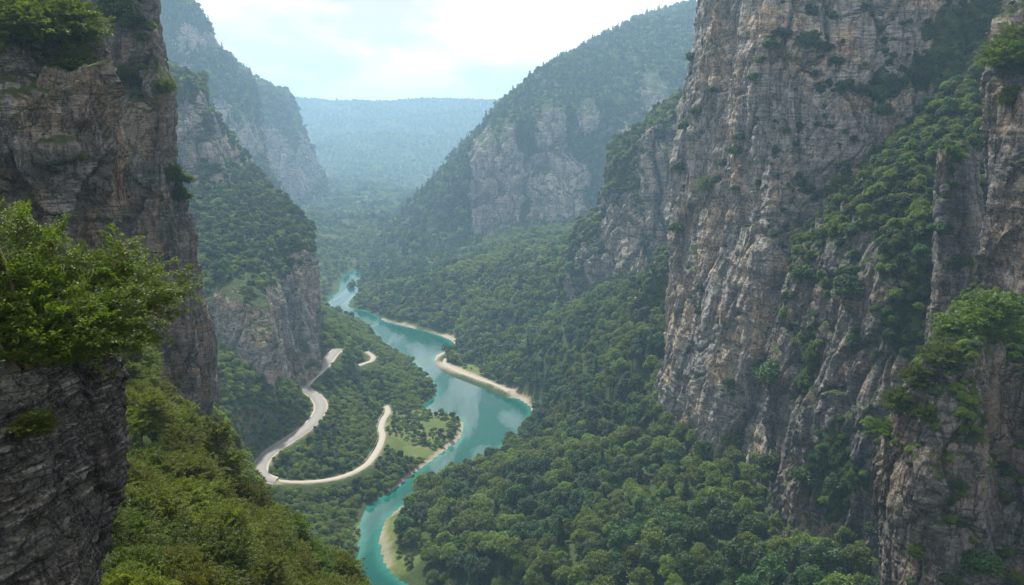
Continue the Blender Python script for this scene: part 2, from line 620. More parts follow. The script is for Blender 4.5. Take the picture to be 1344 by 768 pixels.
MEADOW = [(*PZ(570, 562, 2)[:2], 40), (*PZ(545, 585, 3)[:2], 24), (*PZ(508, 690, 3)[:2], 17), (*PZ(515, 735, 4)[:2], 13), (*PZ(615, 484, 3)[:2], 18)]
meadow = np.zeros(len(XY))
for mx_, my_, mr in MEADOW:
    meadow = np.maximum(meadow, 1 - sstep(mr * .7, mr * 1.15, np.hypot(XY[:, 0] - mx_, XY[:, 1] - my_) + 6 * nz))
ter_me = mesh_from('terrain', np.c_[XY, Z], grid_faces(len(AX), len(AY)), True, {'beach': beach, 'meadow': meadow})
terrain = link('terrain', ter_me, M_GROUND, kind='structure')
ZG = Z.reshape(len(AX), len(AY))
MEG = meadow.reshape(ZG.shape)


def samp(grid, x, y):
    i = np.clip(np.searchsorted(AX, x) - 1, 0, len(AX) - 2)
    j = np.clip(np.searchsorted(AY, y) - 1, 0, len(AY) - 2)
    u = np.clip((x - AX[i]) / (AX[i + 1] - AX[i]), 0, 1)
    v = np.clip((y - AY[j]) / (AY[j + 1] - AY[j]), 0, 1)
    return (grid[i, j] * (1 - u) * (1 - v) + grid[i + 1, j] * u * (1 - v) + grid[i, j + 1] * (1 - u) * v + grid[i + 1, j + 1] * u * v)


# ------------------------------------------------------------------ river surface
def river_mesh():
    xs = np.arange(-330, 60, 2.5)
    ys = np.arange(-200, 1300, 2.5)
    gx, gy = np.meshgrid(xs, ys, indexing='ij')
    pts = np.stack([gx.ravel(), gy.ravel()], 1)
    ins = in_poly(pts, POLY)
    D = near_dist(pts, POLY)
    keep = ins | (D < 8)
    f = grid_faces(len(xs), len(ys))
    f = f[keep[f].all(1)]
    used = np.unique(f)
    remap = np.full(len(pts), -1)
    remap[used] = np.arange(len(used))
    shallow = np.where(ins, 1 - sstep(0, 6, D), 1)
    return mesh_from('river', np.c_[pts[used], np.zeros(len(used))], remap[f], True, {'shallow': shallow[used] * .6})


link('river', river_mesh(), M_WATER, kind='structure')


# ------------------------------------------------------------------ road ribbons
def ribbon(name, line, half, mat, dz, **props):
    line = np.asarray(line)
    t = np.gradient(line[:, :2], axis=0)
    t /= np.linalg.norm(t, axis=1)[:, None] + 1e-9
    nrm = np.stack([-t[:, 1], t[:, 0]], 1)
    prof = [(-half - .25, -.5), (-half, 0), (0, .05), (half, 0), (half + .25, -.5)]
    V = np.concatenate([np.c_[line[:, :2] + nrm * o, line[:, 2] + dz + h] for o, h in prof])
    V = V.reshape(len(prof), len(line), 3)
    return link(name, mesh_from(name, V.reshape(-1, 3), grid_faces(len(prof), len(line))), mat, **props)


wid = 3.4 + 1.2 * sstep(420, 390, ROAD_UP[:, 1])
ribbon('verge', ROAD_UP, 4.3, M_SHOULDER, .06, kind='structure')
ribbon('road', ROAD_UP, 3.3, M_ROAD, .12, kind='structure')
ribbon('road', ROAD_LOW[1:], 1.9, M_TRACK, .12, kind='structure')
ribbon('road', ROAD_FAR, 1.9, M_TRACK, .12, kind='structure')
ribbon('path', TRACK, 1.6, M_TRACK, .08, kind='structure')


def offset_line(line, o, dz):
    t = np.gradient(line[:, :2], axis=0)
    t /= np.linalg.norm(t, axis=1)[:, None] + 1e-9
    return np.c_[line[:, :2] + np.stack([-t[:, 1], t[:, 0]], 1) * o, line[:, 2] + dz]


def tube(pts, rad, n=6):
    """tapered tube along pts; returns V,F"""
    pts = np.asarray(pts, float)
    rad = np.broadcast_to(rad, (len(pts),))
    t = np.gradient(pts, axis=0)
    t /= np.linalg.norm(t, axis=1)[:, None] + 1e-9
    a = np.cross(t, [0.31, .2, .93])
    a /= np.linalg.norm(a, axis=1)[:, None] + 1e-9
    b = np.cross(t, a)
    ang = np.linspace(0, 2 * math.pi, n, endpoint=False)
    V = pts[:, None] + rad[:, None, None] * (np.cos(ang)[None, :, None] * a[:, None] + np.sin(ang)[None, :, None] * b[:, None])
    Fc = []
    for i in range(len(pts) - 1):
        for j in range(n):
            Fc.append((i * n + j, i * n + (j + 1) % n, (i + 1) * n + (j + 1) % n, (i + 1) * n + j))
    return V.reshape(-1, 3), np.array(Fc)


def box_arr(c, sx, sy, sz):
    x, y, z = c
    V = np.array([(x + a * sx, y + b * sy, z + e * sz) for a in (-.5, .5) for b in (-.5, .5) for e in (0, 1)])
    Fc = np.array([(0, 1, 3, 2), (4, 6, 7, 5), (0, 4, 5, 1), (2, 3, 7, 6), (0, 2, 6, 4), (1, 5, 7, 3)])
    return V, Fc


def guard_rail(line, label, post_step=4):
    e = link('guard_rail', None, label=label, category='guard rail')
    e.location = line[0]
    o = np.array(line[0])
    L = line - o
    prof = [(0, .42), (.06, .50), (0, .58), (.06, .66), (0, .74)]
    t = np.gradient(L[:, :2], axis=0)
    t /= np.linalg.norm(t, axis=1)[:, None] + 1e-9
    nr = np.stack([-t[:, 1], t[:, 0]], 1)
    outer = [np.c_[L[:, :2] + nr * p, L[:, 2] + h] for p, h in prof] + [np.c_[L[:, :2] + nr * (p - .05), L[:, 2] + h] for p, h in prof[::-1]]
    outer.append(outer[0])
    V = np.array(outer)
    link('rail', mesh_from('rail', V.reshape(-1, 3), grid_faces(len(outer), len(L)), False), M_RAIL, e)
    v, f = box_arr((0, 0, -.35), .16, .16, 1.02)
    pm = mesh_from('post', v, f, False)
    pm.materials.append(M_RAIL)
    for p in L[::post_step]:
        q = link('post', pm, None, e)
        q.location = (p[0], p[1] - .12, p[2])


iu = np.arange(len(ROAD_UP))
guard_rail(offset_line(ROAD_UP, 4.2, .1)[18:-22:2], 'pale guard rail along the valley edge of the wide hairpin road')
guard_rail(offset_line(ROAD_LOW, 2.8, .1)[30:-8:2], 'pale guard rail along the inner edge of the narrow lower road')

# ------------------------------------------------------------------ cliffs: lofted from plan columns, each at its own distance
OCC = []         # (V, F) of everything that hides things, for placing plants
PATCH = {}


def resample(pl, n):
    pl = densify(pl, max(.2, np.linalg.norm(np.diff(pl, axis=0), axis=1).sum() / (n * 3)))
    s = np.r_[0, np.cumsum(np.linalg.norm(np.diff(pl, axis=0), axis=1))]
    t = np.linspace(0, s[-1], n)
    return np.stack([np.interp(t, s, pl[:, k]) for k in range(3)], 1)


def patch(name, cols, nu, nv, amp, sc, mat, veg=None, strat=0, fine=True, rows_fixed=True, seed=0, tilt=0, stretch=(1, 1, 1), **props):
    """cols: list of columns, each a list of (px,py,depth) from the back of the top down to below the foot"""
    C = np.array([[P(*q) for q in c] for c in cols])              # (nc, nr, 3)
    nc, nr = C.shape[:2]
    # rows: shared row parameter so that ledges run along the wall
    seg = np.linalg.norm(np.diff(C, axis=1), axis=2).mean(0)
    rp = np.r_[0, np.cumsum(seg)] / seg.sum()
    tv = np.linspace(0, 1, nv)
    R = np.empty((nc, nv, 3))
    for i in range(nc):
        for k in range(3):
            R[i, :, k] = np.interp(tv, rp, C[i, :, k])
    seg = np.linalg.norm(np.diff(C, axis=0), axis=2).mean(1)
    cp = np.r_[0, np.cumsum(seg)] / seg.sum()
    tu = np.linspace(0, 1, nu)
    G = np.empty((nu, nv, 3))
    for j in range(nv):
        for k in range(3):
            G[:, j, k] = np.interp(tu, cp, R[:, j, k])
    # soften the creases of the control net
    for _ in range(max(2, nu // 40)):
        G[1:-1] = (G[:-2] + 2 * G[1:-1] + G[2:]) / 4
        G[:, 1:-1] = (G[:, :-2] + 2 * G[:, 1:-1] + G[:, 2:]) / 4
    du = np.gradient(G, axis=0)
    dv = np.gradient(G, axis=1)
    N = np.cross(du, dv)
    N /= np.linalg.norm(N, axis=2)[..., None] + 1e-9
    mid = G[nu // 2, nv // 2]
    if np.dot(N[nu // 2, nv * 2 // 3], CAM - mid) < 0:
        N = -N
    V = G.reshape(-1, 3)
    Nf = N.reshape(-1, 3)
    S = V / sc + seed * 13.7
    if tilt:
        ct, st_ = math.cos(math.radians(tilt)), math.sin(math.radians(tilt))
        S = np.c_[S[:, 0] * ct + S[:, 2] * st_, S[:, 1], -S[:, 0] * st_ + S[:, 2] * ct] * stretch
    warp = np.stack([perlin(S / 21), perlin(S / 21 + 31), perlin(S / 21 + 57)], 1) * 7
    Q = S + warp
    steep = 1 - sstep(.45, .85, Nf[:, 2])
    big = fbm(np.c_[S[:, 0] / 34, S[:, 1] / 34, S[:, 2] / 110], 3)
    rid = 1 - np.abs(fbm(np.c_[S[:, 0] / 17, S[:, 1] / 17, S[:, 2] / 90] + 9, 3)) * 2
    f1, f2, i1 = voronoi(Q * [1 / 17, 1 / 17, 1 / 42] + 5)
    f3, f4, i2 = voronoi(Q * [1 / 6.5, 1 / 6.5, 1 / 13] + 2)
    f7, f8, i0 = voronoi(Q * [1 / 30, 1 / 30, 1 / 150] + 8)
    disp = 6.0 * big + 2.4 * rid + 7.0 * (i0 - .5) + 4.0 * (i1 - .5) + 1.5 * (i2 - .5)
    disp -= 3.6 * (1 - sstep(0, .08, f8 - f7))
    disp -= 1.9 * (1 - sstep(0, .08, f2 - f1)) + .7 * (1 - sstep(0, .12, f4 - f3))
    if fine:
        f5, f6, i3 = voronoi(Q * [1 / 2.4, 1 / 2.4, 1 / 3.6])
        disp += .55 * (i3 - .5) - .25 * (1 - sstep(0, .12, f6 - f5)) + .5 * fbm(S / 3.1, 3)
    # bedding ledges
    lz = S[:, 2] + 2.5 * perlin(S / 30 + 3)
    bd = perlin(np.c_[S[:, 0] / 60, S[:, 1] / 60, lz / 7]) + .5 * perlin(np.c_[S[:, 0] / 30, S[:, 1] / 30, lz / 2.1])
    disp += (.9 + strat) * bd
    soft = .35 + .65 * steep
    V = V + Nf * (disp * soft * amp * sc)[:, None]
    Gd = V.reshape(nu, nv, 3)
    du = np.gradient(Gd, axis=0)
    dv = np.gradient(Gd, axis=1)
    N2 = np.cross(du, dv)
    N2 /= np.linalg.norm(N2, axis=2)[..., None] + 1e-9
    if (N2 * N).sum(-1).mean() < 0:
        N2 = -N2
    N2 = N2.reshape(-1, 3)
    vg = sstep(.35, .6, Nf[:, 2] * .6 + N2[:, 2] * .4 + .25 * fbm(S / 14 + 4, 3))
    if veg is not None:
        vg = np.clip(veg(V, Nf, N2, vg, S), 0, 1)
    Fc = grid_faces(nu, nv)
    a, b, c = V[Fc[len(Fc) // 2][:3]]
    nn = N2[Fc[len(Fc) // 2][0]]
    if np.dot(np.cross(b - a, c - a), nn) < 0:
        Fc = Fc[:, ::-1]
    me = mesh_from(name, V, Fc, True, {'veg': vg})
    props.setdefault('kind', 'structure')
    o = link(name, me, mat, **props)
    OCC.append((V, Fc))
    tag = props.get('tag_', None)
    return dict(V=V, F=Fc, N=N2, veg=vg, obj=o)


def blobs(V, lst):
    """1 inside any of the (px,py,d,r) spheres"""
    m = np.zeros(len(V))
    for px, py, d, r in lst:
        c = P(px, py, d)
        dd = V - c
        dd = np.sqrt(dd[:, 0] ** 2 + dd[:, 1] ** 2 + (dd[:, 2] * .7) ** 2)
        m = np.maximum(m, 1 - sstep(r * .75, r * 1.15, dd + r * .25 * fbm(V / (r * .5), 3)))
    return m


M3S = [(630, 240, 24, 84), (665, 240, 24, 80), (652, 325, 18, 36), (678, 335, 16, 44), (720, 170, 22, 48), (735, 250, 42, 60), (718, 345, 15, 36),
       (780, 142, 18, 24), (858, 115, 20, 36), (758, 300, 14, 34), (700, 300, 12, 50), (820, 180, 12, 30), (640, 190, 20, 30)]
M1S = [(256, 55, 12, 20), (290, 160, 16, 34), (318, 190, 18, 50), (330, 165, 12, 40), (270, 190, 10, 30), (304, 220, 14, 26), (240, 90, 8, 16)]
M2S = [(358, 195, 16, 34), (375, 215, 14, 34), (352, 235, 12, 26), (398, 230, 12, 30), (412, 268, 8, 22), (385, 250, 10, 20)]
ABS = [(288, 415, 30, 55), (333, 465, 34, 76), (370, 462, 16, 60), (395, 415, 30, 88), (412, 405, 14, 85), (258, 430, 10, 40), (268, 390, 8, 18), (350, 420, 8, 18)]
L3S = [(228, 160, 12, 40), (246, 190, 14, 40), (262, 150, 7, 36), (285, 190, 12, 26), (310, 225, 8, 20), (250, 240, 14, 22), (225, 230, 10, 30), (333, 250, 6, 14)]
R4S = [(770, 370, 22, 55), (800, 350, 16, 90), (822, 330, 14, 80), (860, 240, 22, 80), (885, 200, 14, 50), (840, 400, 16, 60), (790, 420, 14, 40), (750, 400, 8, 40), (870, 330, 12, 60)]


def spots(V, lst, soft=.3):
    """like blobs, but centred on the surface seen at (px,py); rx, ry in photo pixels at that distance"""
    px, py, d = project(V)
    m = np.zeros(len(V))
    for cx_, cy_, rx, ry in lst:
        k = np.flatnonzero((np.abs(px - cx_) < 8) & (np.abs(py - cy_) < 8) & (d > 1))
        if not len(k):
            continue
        c = V[k[d[k].argmin()]]
        dc = d[k].min()
        q = (V - c) / [rx * dc / F, 7 * max(rx, ry) * dc / F, ry * dc / F]
        e = np.sqrt((q ** 2).sum(1)) + soft * fbm(V / (min(rx, ry) * dc / F * .7), 3)
        m = np.maximum(m, 1 - sstep(.85, 1.1, e))
    return m


# --- the great wall on the right
def col(pts):
    return pts


R1 = patch('cliff', [
    [(960, -230, 560), (955, -150, 540), (950, 0, 530), (930, 150, 520), (915, 300, 515), (905, 430, 505), (895, 560, 500), (890, 640, 490)],
    [(930, -230, 500), (922, -130, 455), (916, 0, 450), (893, 150, 447), (880, 300, 445), (872, 430, 438), (864, 560, 430), (856, 640, 418)],
    [(950, -230, 480), (945, -130, 425), (940, 0, 420), (925, 150, 415), (912, 300, 410), (900, 430, 405), (890, 575, 400), (882, 660, 388)],
    [(1000, -230, 470), (985, -130, 395), (975, 0, 385), (968, 150, 380), (962, 300, 378), (955, 430, 372), (945, 620, 362), (938, 700, 348)],
    [(1030, -230, 460), (1015, -130, 362), (1008, 0, 352), (1005, 150, 350), (1010, 300, 345), (1015, 430, 338), (1010, 660, 328), (1000, 740, 315)],
    [(1100, -230, 450), (1100, -130, 350), (1100, 0, 342), (1100, 150, 338), (1100, 300, 332), (1100, 430, 325), (1100, 690, 310), (1095, 790, 300)],
    [(1220, -230, 450), (1220, -130, 340), (1215, 0, 330), (1210, 150, 325), (1200, 300, 322), (1200, 430, 315), (1190, 690, 300), (1190, 800, 290)],
    [(1420, -230, 450), (1400, -130, 330), (1390, 0, 320), (1390, 150, 312), (1390, 300, 305), (1390, 430, 300), (1390, 690, 285), (1390, 800, 275)],
], 620, 640, .74, 1.0, M_ROCK, strat=.2, veg=lambda V, Nf, N2, vg, S: np.maximum(vg * .9, blobs(V, [(1290, 60, 318, 22), (1320, 130, 312, 26), (1160, 120, 335, 7), (1210, 100, 330, 6)])))


def far_(cols, fn):
    return [[(a, b, fn(c) if fn.__code__.co_argcount == 1 else fn(c, a)) for a, b, c in k] for k in cols]


# --- lower buttress under a wooded ramp
R1b = patch('cliff', [
    [(1000, 440, 345), (1010, 470, 330), (1005, 500, 325), (1005, 560, 322), (1010, 620, 318), (1010, 680, 312), (1010, 730, 305)],
    [(1040, 340, 335), (1058, 400, 300), (1060, 440, 292), (1060, 520, 288), (1060, 600, 284), (1060, 690, 278), (1060, 760, 268)],
    [(1090, 260, 332), (1095, 335, 285), (1098, 385, 272), (1100, 470, 268), (1100, 560, 264), (1100, 700, 256), (1100, 780, 246)],
    [(1150, 200, 328), (1150, 260, 285), (1150, 340, 262), (1150, 440, 256), (1152, 560, 250), (1155, 700, 244), (1155, 800, 232)],
    [(1210, 150, 324), (1205, 220, 280), (1210, 330, 252), (1210, 440, 246), (1212, 560, 240), (1215, 700, 234), (1215, 800, 224)],
    [(1260, 90, 318), (1262, 200, 278), (1262, 330, 252), (1265, 440, 246), (1265, 560, 240), (1265, 700, 234), (1265, 800, 224)],
    [(1320, 50, 312), (1330, 180, 272), (1330, 330, 252), (1335, 440, 246), (1335, 560, 240), (1335, 700, 234), (1335, 800, 224)],
], 330, 380, .8, .8, M_ROCKSH, seed=3, veg=lambda V, Nf, N2, vg, S: np.maximum(vg, blobs(V, [(1225, 420, 246, 14), (1100, 620, 262, 12), (1060, 470, 292, 10)])))

# --- slim pillar in front of the ramp
R1c = patch('cliff', [
    [(1236, 196, 262), (1234, 205, 256), (1230, 300, 254), (1224, 400, 252), (1220, 520, 248), (1218, 640, 244)],
    [(1240, 180, 248), (1242, 196, 236), (1238, 300, 232), (1228, 400, 229), (1222, 520, 225), (1220, 640, 220)],
    [(1256, 182, 248), (1258, 200, 234), (1258, 300, 230), (1252, 400, 227), (1250, 520, 223), (1250, 640, 218)],
    [(1275, 196, 256), (1276, 210, 250), (1278, 300, 246), (1274, 400, 243), (1274, 520, 240), (1274, 640, 236)],
], 90, 300, .55, .7, M_ROCKSH, seed=5)

# --- near wall at the right edge, upper part
R2 = patch('cliff', [
    [(1325, 20, 260), (1318, 60, 240), (1310, 140, 232), (1306, 260, 228), (1300, 380, 224), (1298, 500, 222)],
    [(1320, -10, 235), (1305, 60, 200), (1296, 130, 190), (1294, 260, 186), (1290, 380, 184), (1290, 500, 182)],
    [(1350, -20, 235), (1345, 50, 190), (1342, 120, 180), (1340, 260, 176), (1336, 380, 174), (1336, 500, 172)],
    [(1460, -80, 250), (1460, 0, 195), (1460, 120, 176), (1460, 260, 170), (1460, 380, 168), (1460, 500, 166)],
], 200, 300, .55, .6, M_ROCKSH, seed=6)

# --- near wall at the right edge, lower pillar and its sloping ledge
R3 = patch('cliff', [
    [(1180, 560, 215), (1170, 590, 205), (1165, 640, 200), (1175, 700, 196), (1180, 768, 192), (1185, 900, 184)],
    [(1180, 520, 212), (1160, 560, 190), (1152, 610, 172), (1160, 680, 168), (1163, 768, 165), (1165, 900, 158)],
    [(1210, 455, 212), (1192, 500, 180), (1180, 540, 158), (1182, 640, 152), (1184, 768, 148), (1184, 900, 142)],
    [(1250, 400, 205), (1232, 450, 170), (1228, 478, 152), (1230, 600, 146), (1232, 768, 142), (1234, 900, 136)],
    [(1300, 370, 190), (1290, 420, 165), (1285, 450, 150), (1285, 600, 144), (1288, 768, 140), (1290, 900, 134)],
    [(1330, 370, 190), (1318, 425, 168), (1312, 470, 158), (1312, 600, 154), (1312, 768, 150), (1312, 900, 144)],
    [(1450, 360, 190), (1440, 400, 160), (1430, 470, 146), (1430, 600, 142), (1430, 768, 138), (1430, 900, 130)],
], 380, 420, .62, .5, M_ROCKSH, seed=7)

# --- middle distance on the right
R4 = patch('cliff', [
    [(745, 330, 800), (742, 350, 770), (738, 390, 760), (738, 430, 750), (742, 470, 730)],
    [(770, 285, 780), (755, 310, 720), (748, 370, 705), (748, 420, 695), (752, 470, 670)],
    [(800, 270, 760), (790, 295, 700), (785, 360, 685), (785, 430, 675), (785, 480, 650)],
    [(812, 225, 770), (806, 240, 690), (800, 320, 675), (802, 420, 660), (800, 490, 630)],
    [(830, 190, 770), (824, 210, 670), (820, 300, 655), (822, 400, 640), (815, 500, 600)],
    [(868, 140, 780), (860, 165, 665), (856, 280, 645), (850, 400, 625), (842, 520, 580)],
    [(915, 110, 780), (905, 135, 660), (905, 280, 640), (900, 400, 620), (890, 540, 570)],
    [(960, 100, 780), (950, 130, 690), (950, 280, 670), (950, 400, 650), (950, 540, 610)],
], 330, 330, .9, 2.0, M_ROCKF, seed=8, fine=True,
    veg=lambda V, Nf, N2, vg, S: np.clip(1.1 - 1.3 * spots(V, R4S, .4) + .5 * sstep(.5, .7, N2[:, 2]), 0, 1))

R5 = patch('cliff', [
    [(792, 470, 560), (790, 500, 545), (786, 520, 535), (780, 560, 520)],
    [(812, 420, 560), (806, 440, 535), (800, 520, 520), (796, 580, 500)],
    [(838, 380, 560), (832, 400, 520), (824, 520, 500), (820, 600, 480)],
    [(868, 330, 560), (862, 360, 505), (852, 520, 480), (848, 620, 455)],
    [(910, 320, 540), (900, 350, 490), (892, 520, 465), (886, 620, 440)],
], 200, 240, .9, 1.2, M_ROCK, seed=9, veg=lambda V, Nf, N2, vg, S: np.clip(np.maximum(vg, sstep(-.15, .2, fbm(S / 18 + 2, 4) + .3 * N2[:, 2])), 0, 1))

# --- big mountain beyond the right bank
M3 = patch('mountain', [
    [(560, 330, 2000), (545, 335, 1700), (530, 350, 1500), (505, 372, 1300), (490, 395, 1150), (480, 412, 1100)],
    [(512, 300, 1800), (503, 325, 1300), (488, 350, 1200), (474, 375, 1120), (466, 397, 1000), (470, 412, 925)],
    [(552, 262, 1900), (545, 275, 1320), (532, 312, 1240), (515, 350, 1150), (500, 382, 980), (505, 420, 865)],
    [(612, 200, 2000), (600, 212, 1320), (594, 250, 1240), (580, 335, 1170), (558, 378, 960), (560, 430, 840)],
    [(665, 135, 2000), (650, 148, 1340), (645, 185, 1230), (636, 320, 1150), (618, 368, 950), (610, 440, 790)],
    [(740, 80, 2100), (722, 92, 1450), (716, 150, 1260), (704, 335, 1150), (690, 378, 930), (680, 450, 740)],
    [(830, 30, 2200), (812, 45, 1600), (800, 125, 1330), (775, 300, 1160), (760, 370, 920), (750, 460, 700)],
    [(925, 0, 2300), (910, 14, 1700), (900, 90, 1400), (880, 280, 1180), (860, 370, 920), (840, 460, 720)],
    [(1080, -60, 2300), (1060, -40, 1700), (1050, 60, 1400), (1040, 250, 1180), (1030, 350, 920), (1000, 460, 760)],
], 520, 460, 1.0, 3.2, M_ROCKF, seed=10,
    veg=lambda V, Nf, N2, vg, S: np.clip(1.15 - 1.35 * spots(V, M3S) + .35 * N2[:, 2] - .3 * (fbm(S / 9 + 6, 3) > .38), 0, 1))

# --- left bank: wooded shoulder with two bluffs above the road
AB = patch('cliff', far_([
    [(150, 215, 560), (160, 280, 470), (170, 330, 430), (180, 420, 420), (190, 480, 410), (195, 540, 400), (195, 600, 380)],
    [(225, 212, 560), (235, 280, 470), (250, 340, 425), (262, 400, 405), (268, 440, 395), (272, 500, 385), (270, 560, 365)],
    [(258, 236, 560), (262, 290, 480), (280, 350, 425), (296, 385, 400), (298, 430, 392), (298, 520, 382), (292, 580, 360)],
    [(285, 226, 570), (292, 290, 490), (312, 360, 425), (330, 400, 396), (334, 440, 388), (336, 535, 382), (330, 600, 378)],
    [(302, 222, 590), (322, 290, 500), (342, 350, 440), (358, 405, 404), (362, 450, 395), (364, 530, 392), (362, 590, 398)],
    [(330, 240, 600), (340, 290, 520), (352, 340, 470), (368, 400, 440), (372, 450, 432), (382, 520, 430), (386, 570, 432)],
    [(352, 250, 600), (360, 285, 540), (366, 320, 500), (374, 370, 480), (378, 440, 470), (386, 500, 456), (390, 550, 458)],
    [(374, 262, 600), (384, 290, 545), (390, 325, 492), (394, 370, 484), (397, 440, 476), (401, 490, 462), (402, 540, 466)],
    [(398, 296, 600), (405, 318, 555), (410, 335, 508), (413, 380, 503), (416, 440, 498), (420, 490, 488), (420, 530, 478)],
    [(405, 300, 680), (408, 320, 640), (410, 340, 610), (412, 380, 600), (414, 440, 590), (416, 480, 580), (416, 520, 560)],
], lambda d, px: d * float(np.interp(px, [340, 420], [1.205, 1.115]))), 480, 420, .62, 1.05, M_ROCK, seed=11, veg=lambda V, Nf, N2, vg, S: np.clip((vg + .8) * (1 - 1.2 * spots(V, ABS, .2)) + .5 * sstep(.5, .7, N2[:, 2]), 0, 1))

# --- blue bluffs behind the shoulder
L3 = patch('cliff', [
    [(190, 80, 800), (195, 100, 700), (200, 160, 670), (205, 230, 650), (210, 290, 600)],
    [(224, 88, 800), (226, 98, 680), (230, 160, 665), (236, 220, 650), (240, 280, 610)],
    [(256, 100, 820), (260, 116, 680), (262, 165, 668), (266, 225, 655), (268, 290, 620)],
    [(270, 140, 840), (278, 158, 730), (286, 190, 700), (292, 235, 680), (296, 300, 640)],
    [(296, 176, 850), (301, 195, 760), (308, 222, 735), (314, 255, 715), (320, 310, 670)],
    [(325, 215, 870), (334, 236, 800), (342, 262, 770), (348, 290, 750), (352, 330, 710)],
    [(360, 260, 900), (368, 280, 850), (376, 310, 820), (384, 350, 790), (392, 380, 750)],
], 300, 260, .8, 2.0, M_ROCKF, seed=12, veg=lambda V, Nf, N2, vg, S: np.clip(1.1 - 1.3 * spots(V, L3S) + .5 * sstep(.5, .7, N2[:, 2]), 0, 1))

# --- far mountains of the left bank
M1R = [(255, 60, 960, 22), (300, 170, 930, 34), (318, 200, 930, 36), (285, 150, 930, 24), (325, 160, 930, 26), (262, 230, 900, 20)]
M1 = patch('mountain', far_([
    [(60, -140, 1150), (70, -120, 950), (90, 0, 900), (120, 120, 860), (150, 230, 800), (170, 330, 740)],
    [(190, -50, 1200), (190, -30, 970), (195, 60, 930), (205, 150, 900), (215, 240, 850), (225, 330, 790)],
    [(240, -8, 1200), (244, 4, 980), (246, 70, 950), (250, 150, 925), (262, 240, 880), (270, 330, 820)],
    [(268, 42, 1200), (274, 60, 990), (280, 120, 955), (284, 180, 935), (300, 255, 890), (310, 340, 820)],
    [(300, 80, 1220), (304, 98, 1010), (314, 150, 970), (322, 205, 945), (338, 270, 900), (360, 350, 840)],
    [(322, 100, 1250), (328, 118, 1050), (338, 160, 1010), (350, 220, 975), (372, 290, 920), (400, 365, 860)],
    [(330, 130, 1300), (335, 150, 1150), (346, 190, 1100), (365, 250, 1050), (390, 310, 1000), (420, 370, 950)],
], lambda d: d * 1.4), 360, 360, .8, 2.6, M_ROCKF, seed=13,
    veg=lambda V, Nf, N2, vg, S: np.clip(1.15 - 1.35 * spots(V, M1S) + .35 * N2[:, 2] - .3 * (fbm(S / 9 + 6, 3) > .35), 0, 1))
M2R = [(358, 190, 1250, 34), (352, 230, 1240, 30), (372, 240, 1240, 30), (395, 215, 1300, 24), (410, 265, 1300, 22)]
M2 = patch('mountain', far_([
    [(300, 95, 1600), (310, 110, 1350), (315, 170, 1300), (325, 250, 1260), (350, 320, 1180)],
    [(342, 108, 1600), (350, 116, 1330), (352, 180, 1290), (358, 250, 1250), (380, 330, 1160)],
    [(368, 122, 1600), (374, 134, 1350), (376, 190, 1300), (384, 255, 1260), (402, 335, 1180)],
    [(388, 165, 1650), (394, 182, 1400), (398, 220, 1340), (408, 275, 1290), (425, 345, 1200)],
    [(405, 205, 1700), (412, 222, 1440), (418, 250, 1390), (430, 295, 1330), (452, 345, 1250)],
    [(428, 265, 1800), (436, 285, 1520), (442, 300, 1480), (458, 322, 1420), (480, 338, 1360)],
], lambda d: d * 1.4), 260, 240, .8, 3.2, M_ROCKF, seed=14,
    veg=lambda V, Nf, N2, vg, S: np.clip(1.15 - 1.35 * spots(V, M2S) + .35 * N2[:, 2] - .3 * (fbm(S / 9 + 6, 3) > .35), 0, 1))

# --- near walls on the left
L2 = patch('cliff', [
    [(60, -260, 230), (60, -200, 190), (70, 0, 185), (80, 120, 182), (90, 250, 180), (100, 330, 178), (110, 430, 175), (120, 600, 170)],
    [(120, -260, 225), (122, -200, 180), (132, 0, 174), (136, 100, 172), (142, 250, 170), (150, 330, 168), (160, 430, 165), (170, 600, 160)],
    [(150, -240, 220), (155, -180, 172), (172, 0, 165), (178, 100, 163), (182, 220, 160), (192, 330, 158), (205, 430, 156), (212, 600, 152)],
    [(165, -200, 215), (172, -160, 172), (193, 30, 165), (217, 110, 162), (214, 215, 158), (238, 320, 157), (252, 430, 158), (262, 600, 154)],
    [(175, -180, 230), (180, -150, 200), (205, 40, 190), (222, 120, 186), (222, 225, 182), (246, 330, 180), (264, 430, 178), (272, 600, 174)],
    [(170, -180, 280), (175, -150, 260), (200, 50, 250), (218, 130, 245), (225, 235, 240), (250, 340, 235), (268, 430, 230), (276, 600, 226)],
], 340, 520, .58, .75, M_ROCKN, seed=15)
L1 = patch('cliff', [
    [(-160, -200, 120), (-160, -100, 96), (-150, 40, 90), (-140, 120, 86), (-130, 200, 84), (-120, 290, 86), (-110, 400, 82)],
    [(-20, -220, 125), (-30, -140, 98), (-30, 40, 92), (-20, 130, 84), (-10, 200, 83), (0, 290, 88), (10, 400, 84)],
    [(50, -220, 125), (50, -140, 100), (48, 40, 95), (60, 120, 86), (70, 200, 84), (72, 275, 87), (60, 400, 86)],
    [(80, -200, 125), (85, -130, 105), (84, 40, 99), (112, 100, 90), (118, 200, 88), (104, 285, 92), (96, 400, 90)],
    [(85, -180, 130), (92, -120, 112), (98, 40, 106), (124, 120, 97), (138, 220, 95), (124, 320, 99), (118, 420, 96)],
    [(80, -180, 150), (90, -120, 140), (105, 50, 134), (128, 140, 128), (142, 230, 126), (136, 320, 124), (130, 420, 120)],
], 340, 380, .80, .50, M_ROCKN, seed=16, strat=.8)
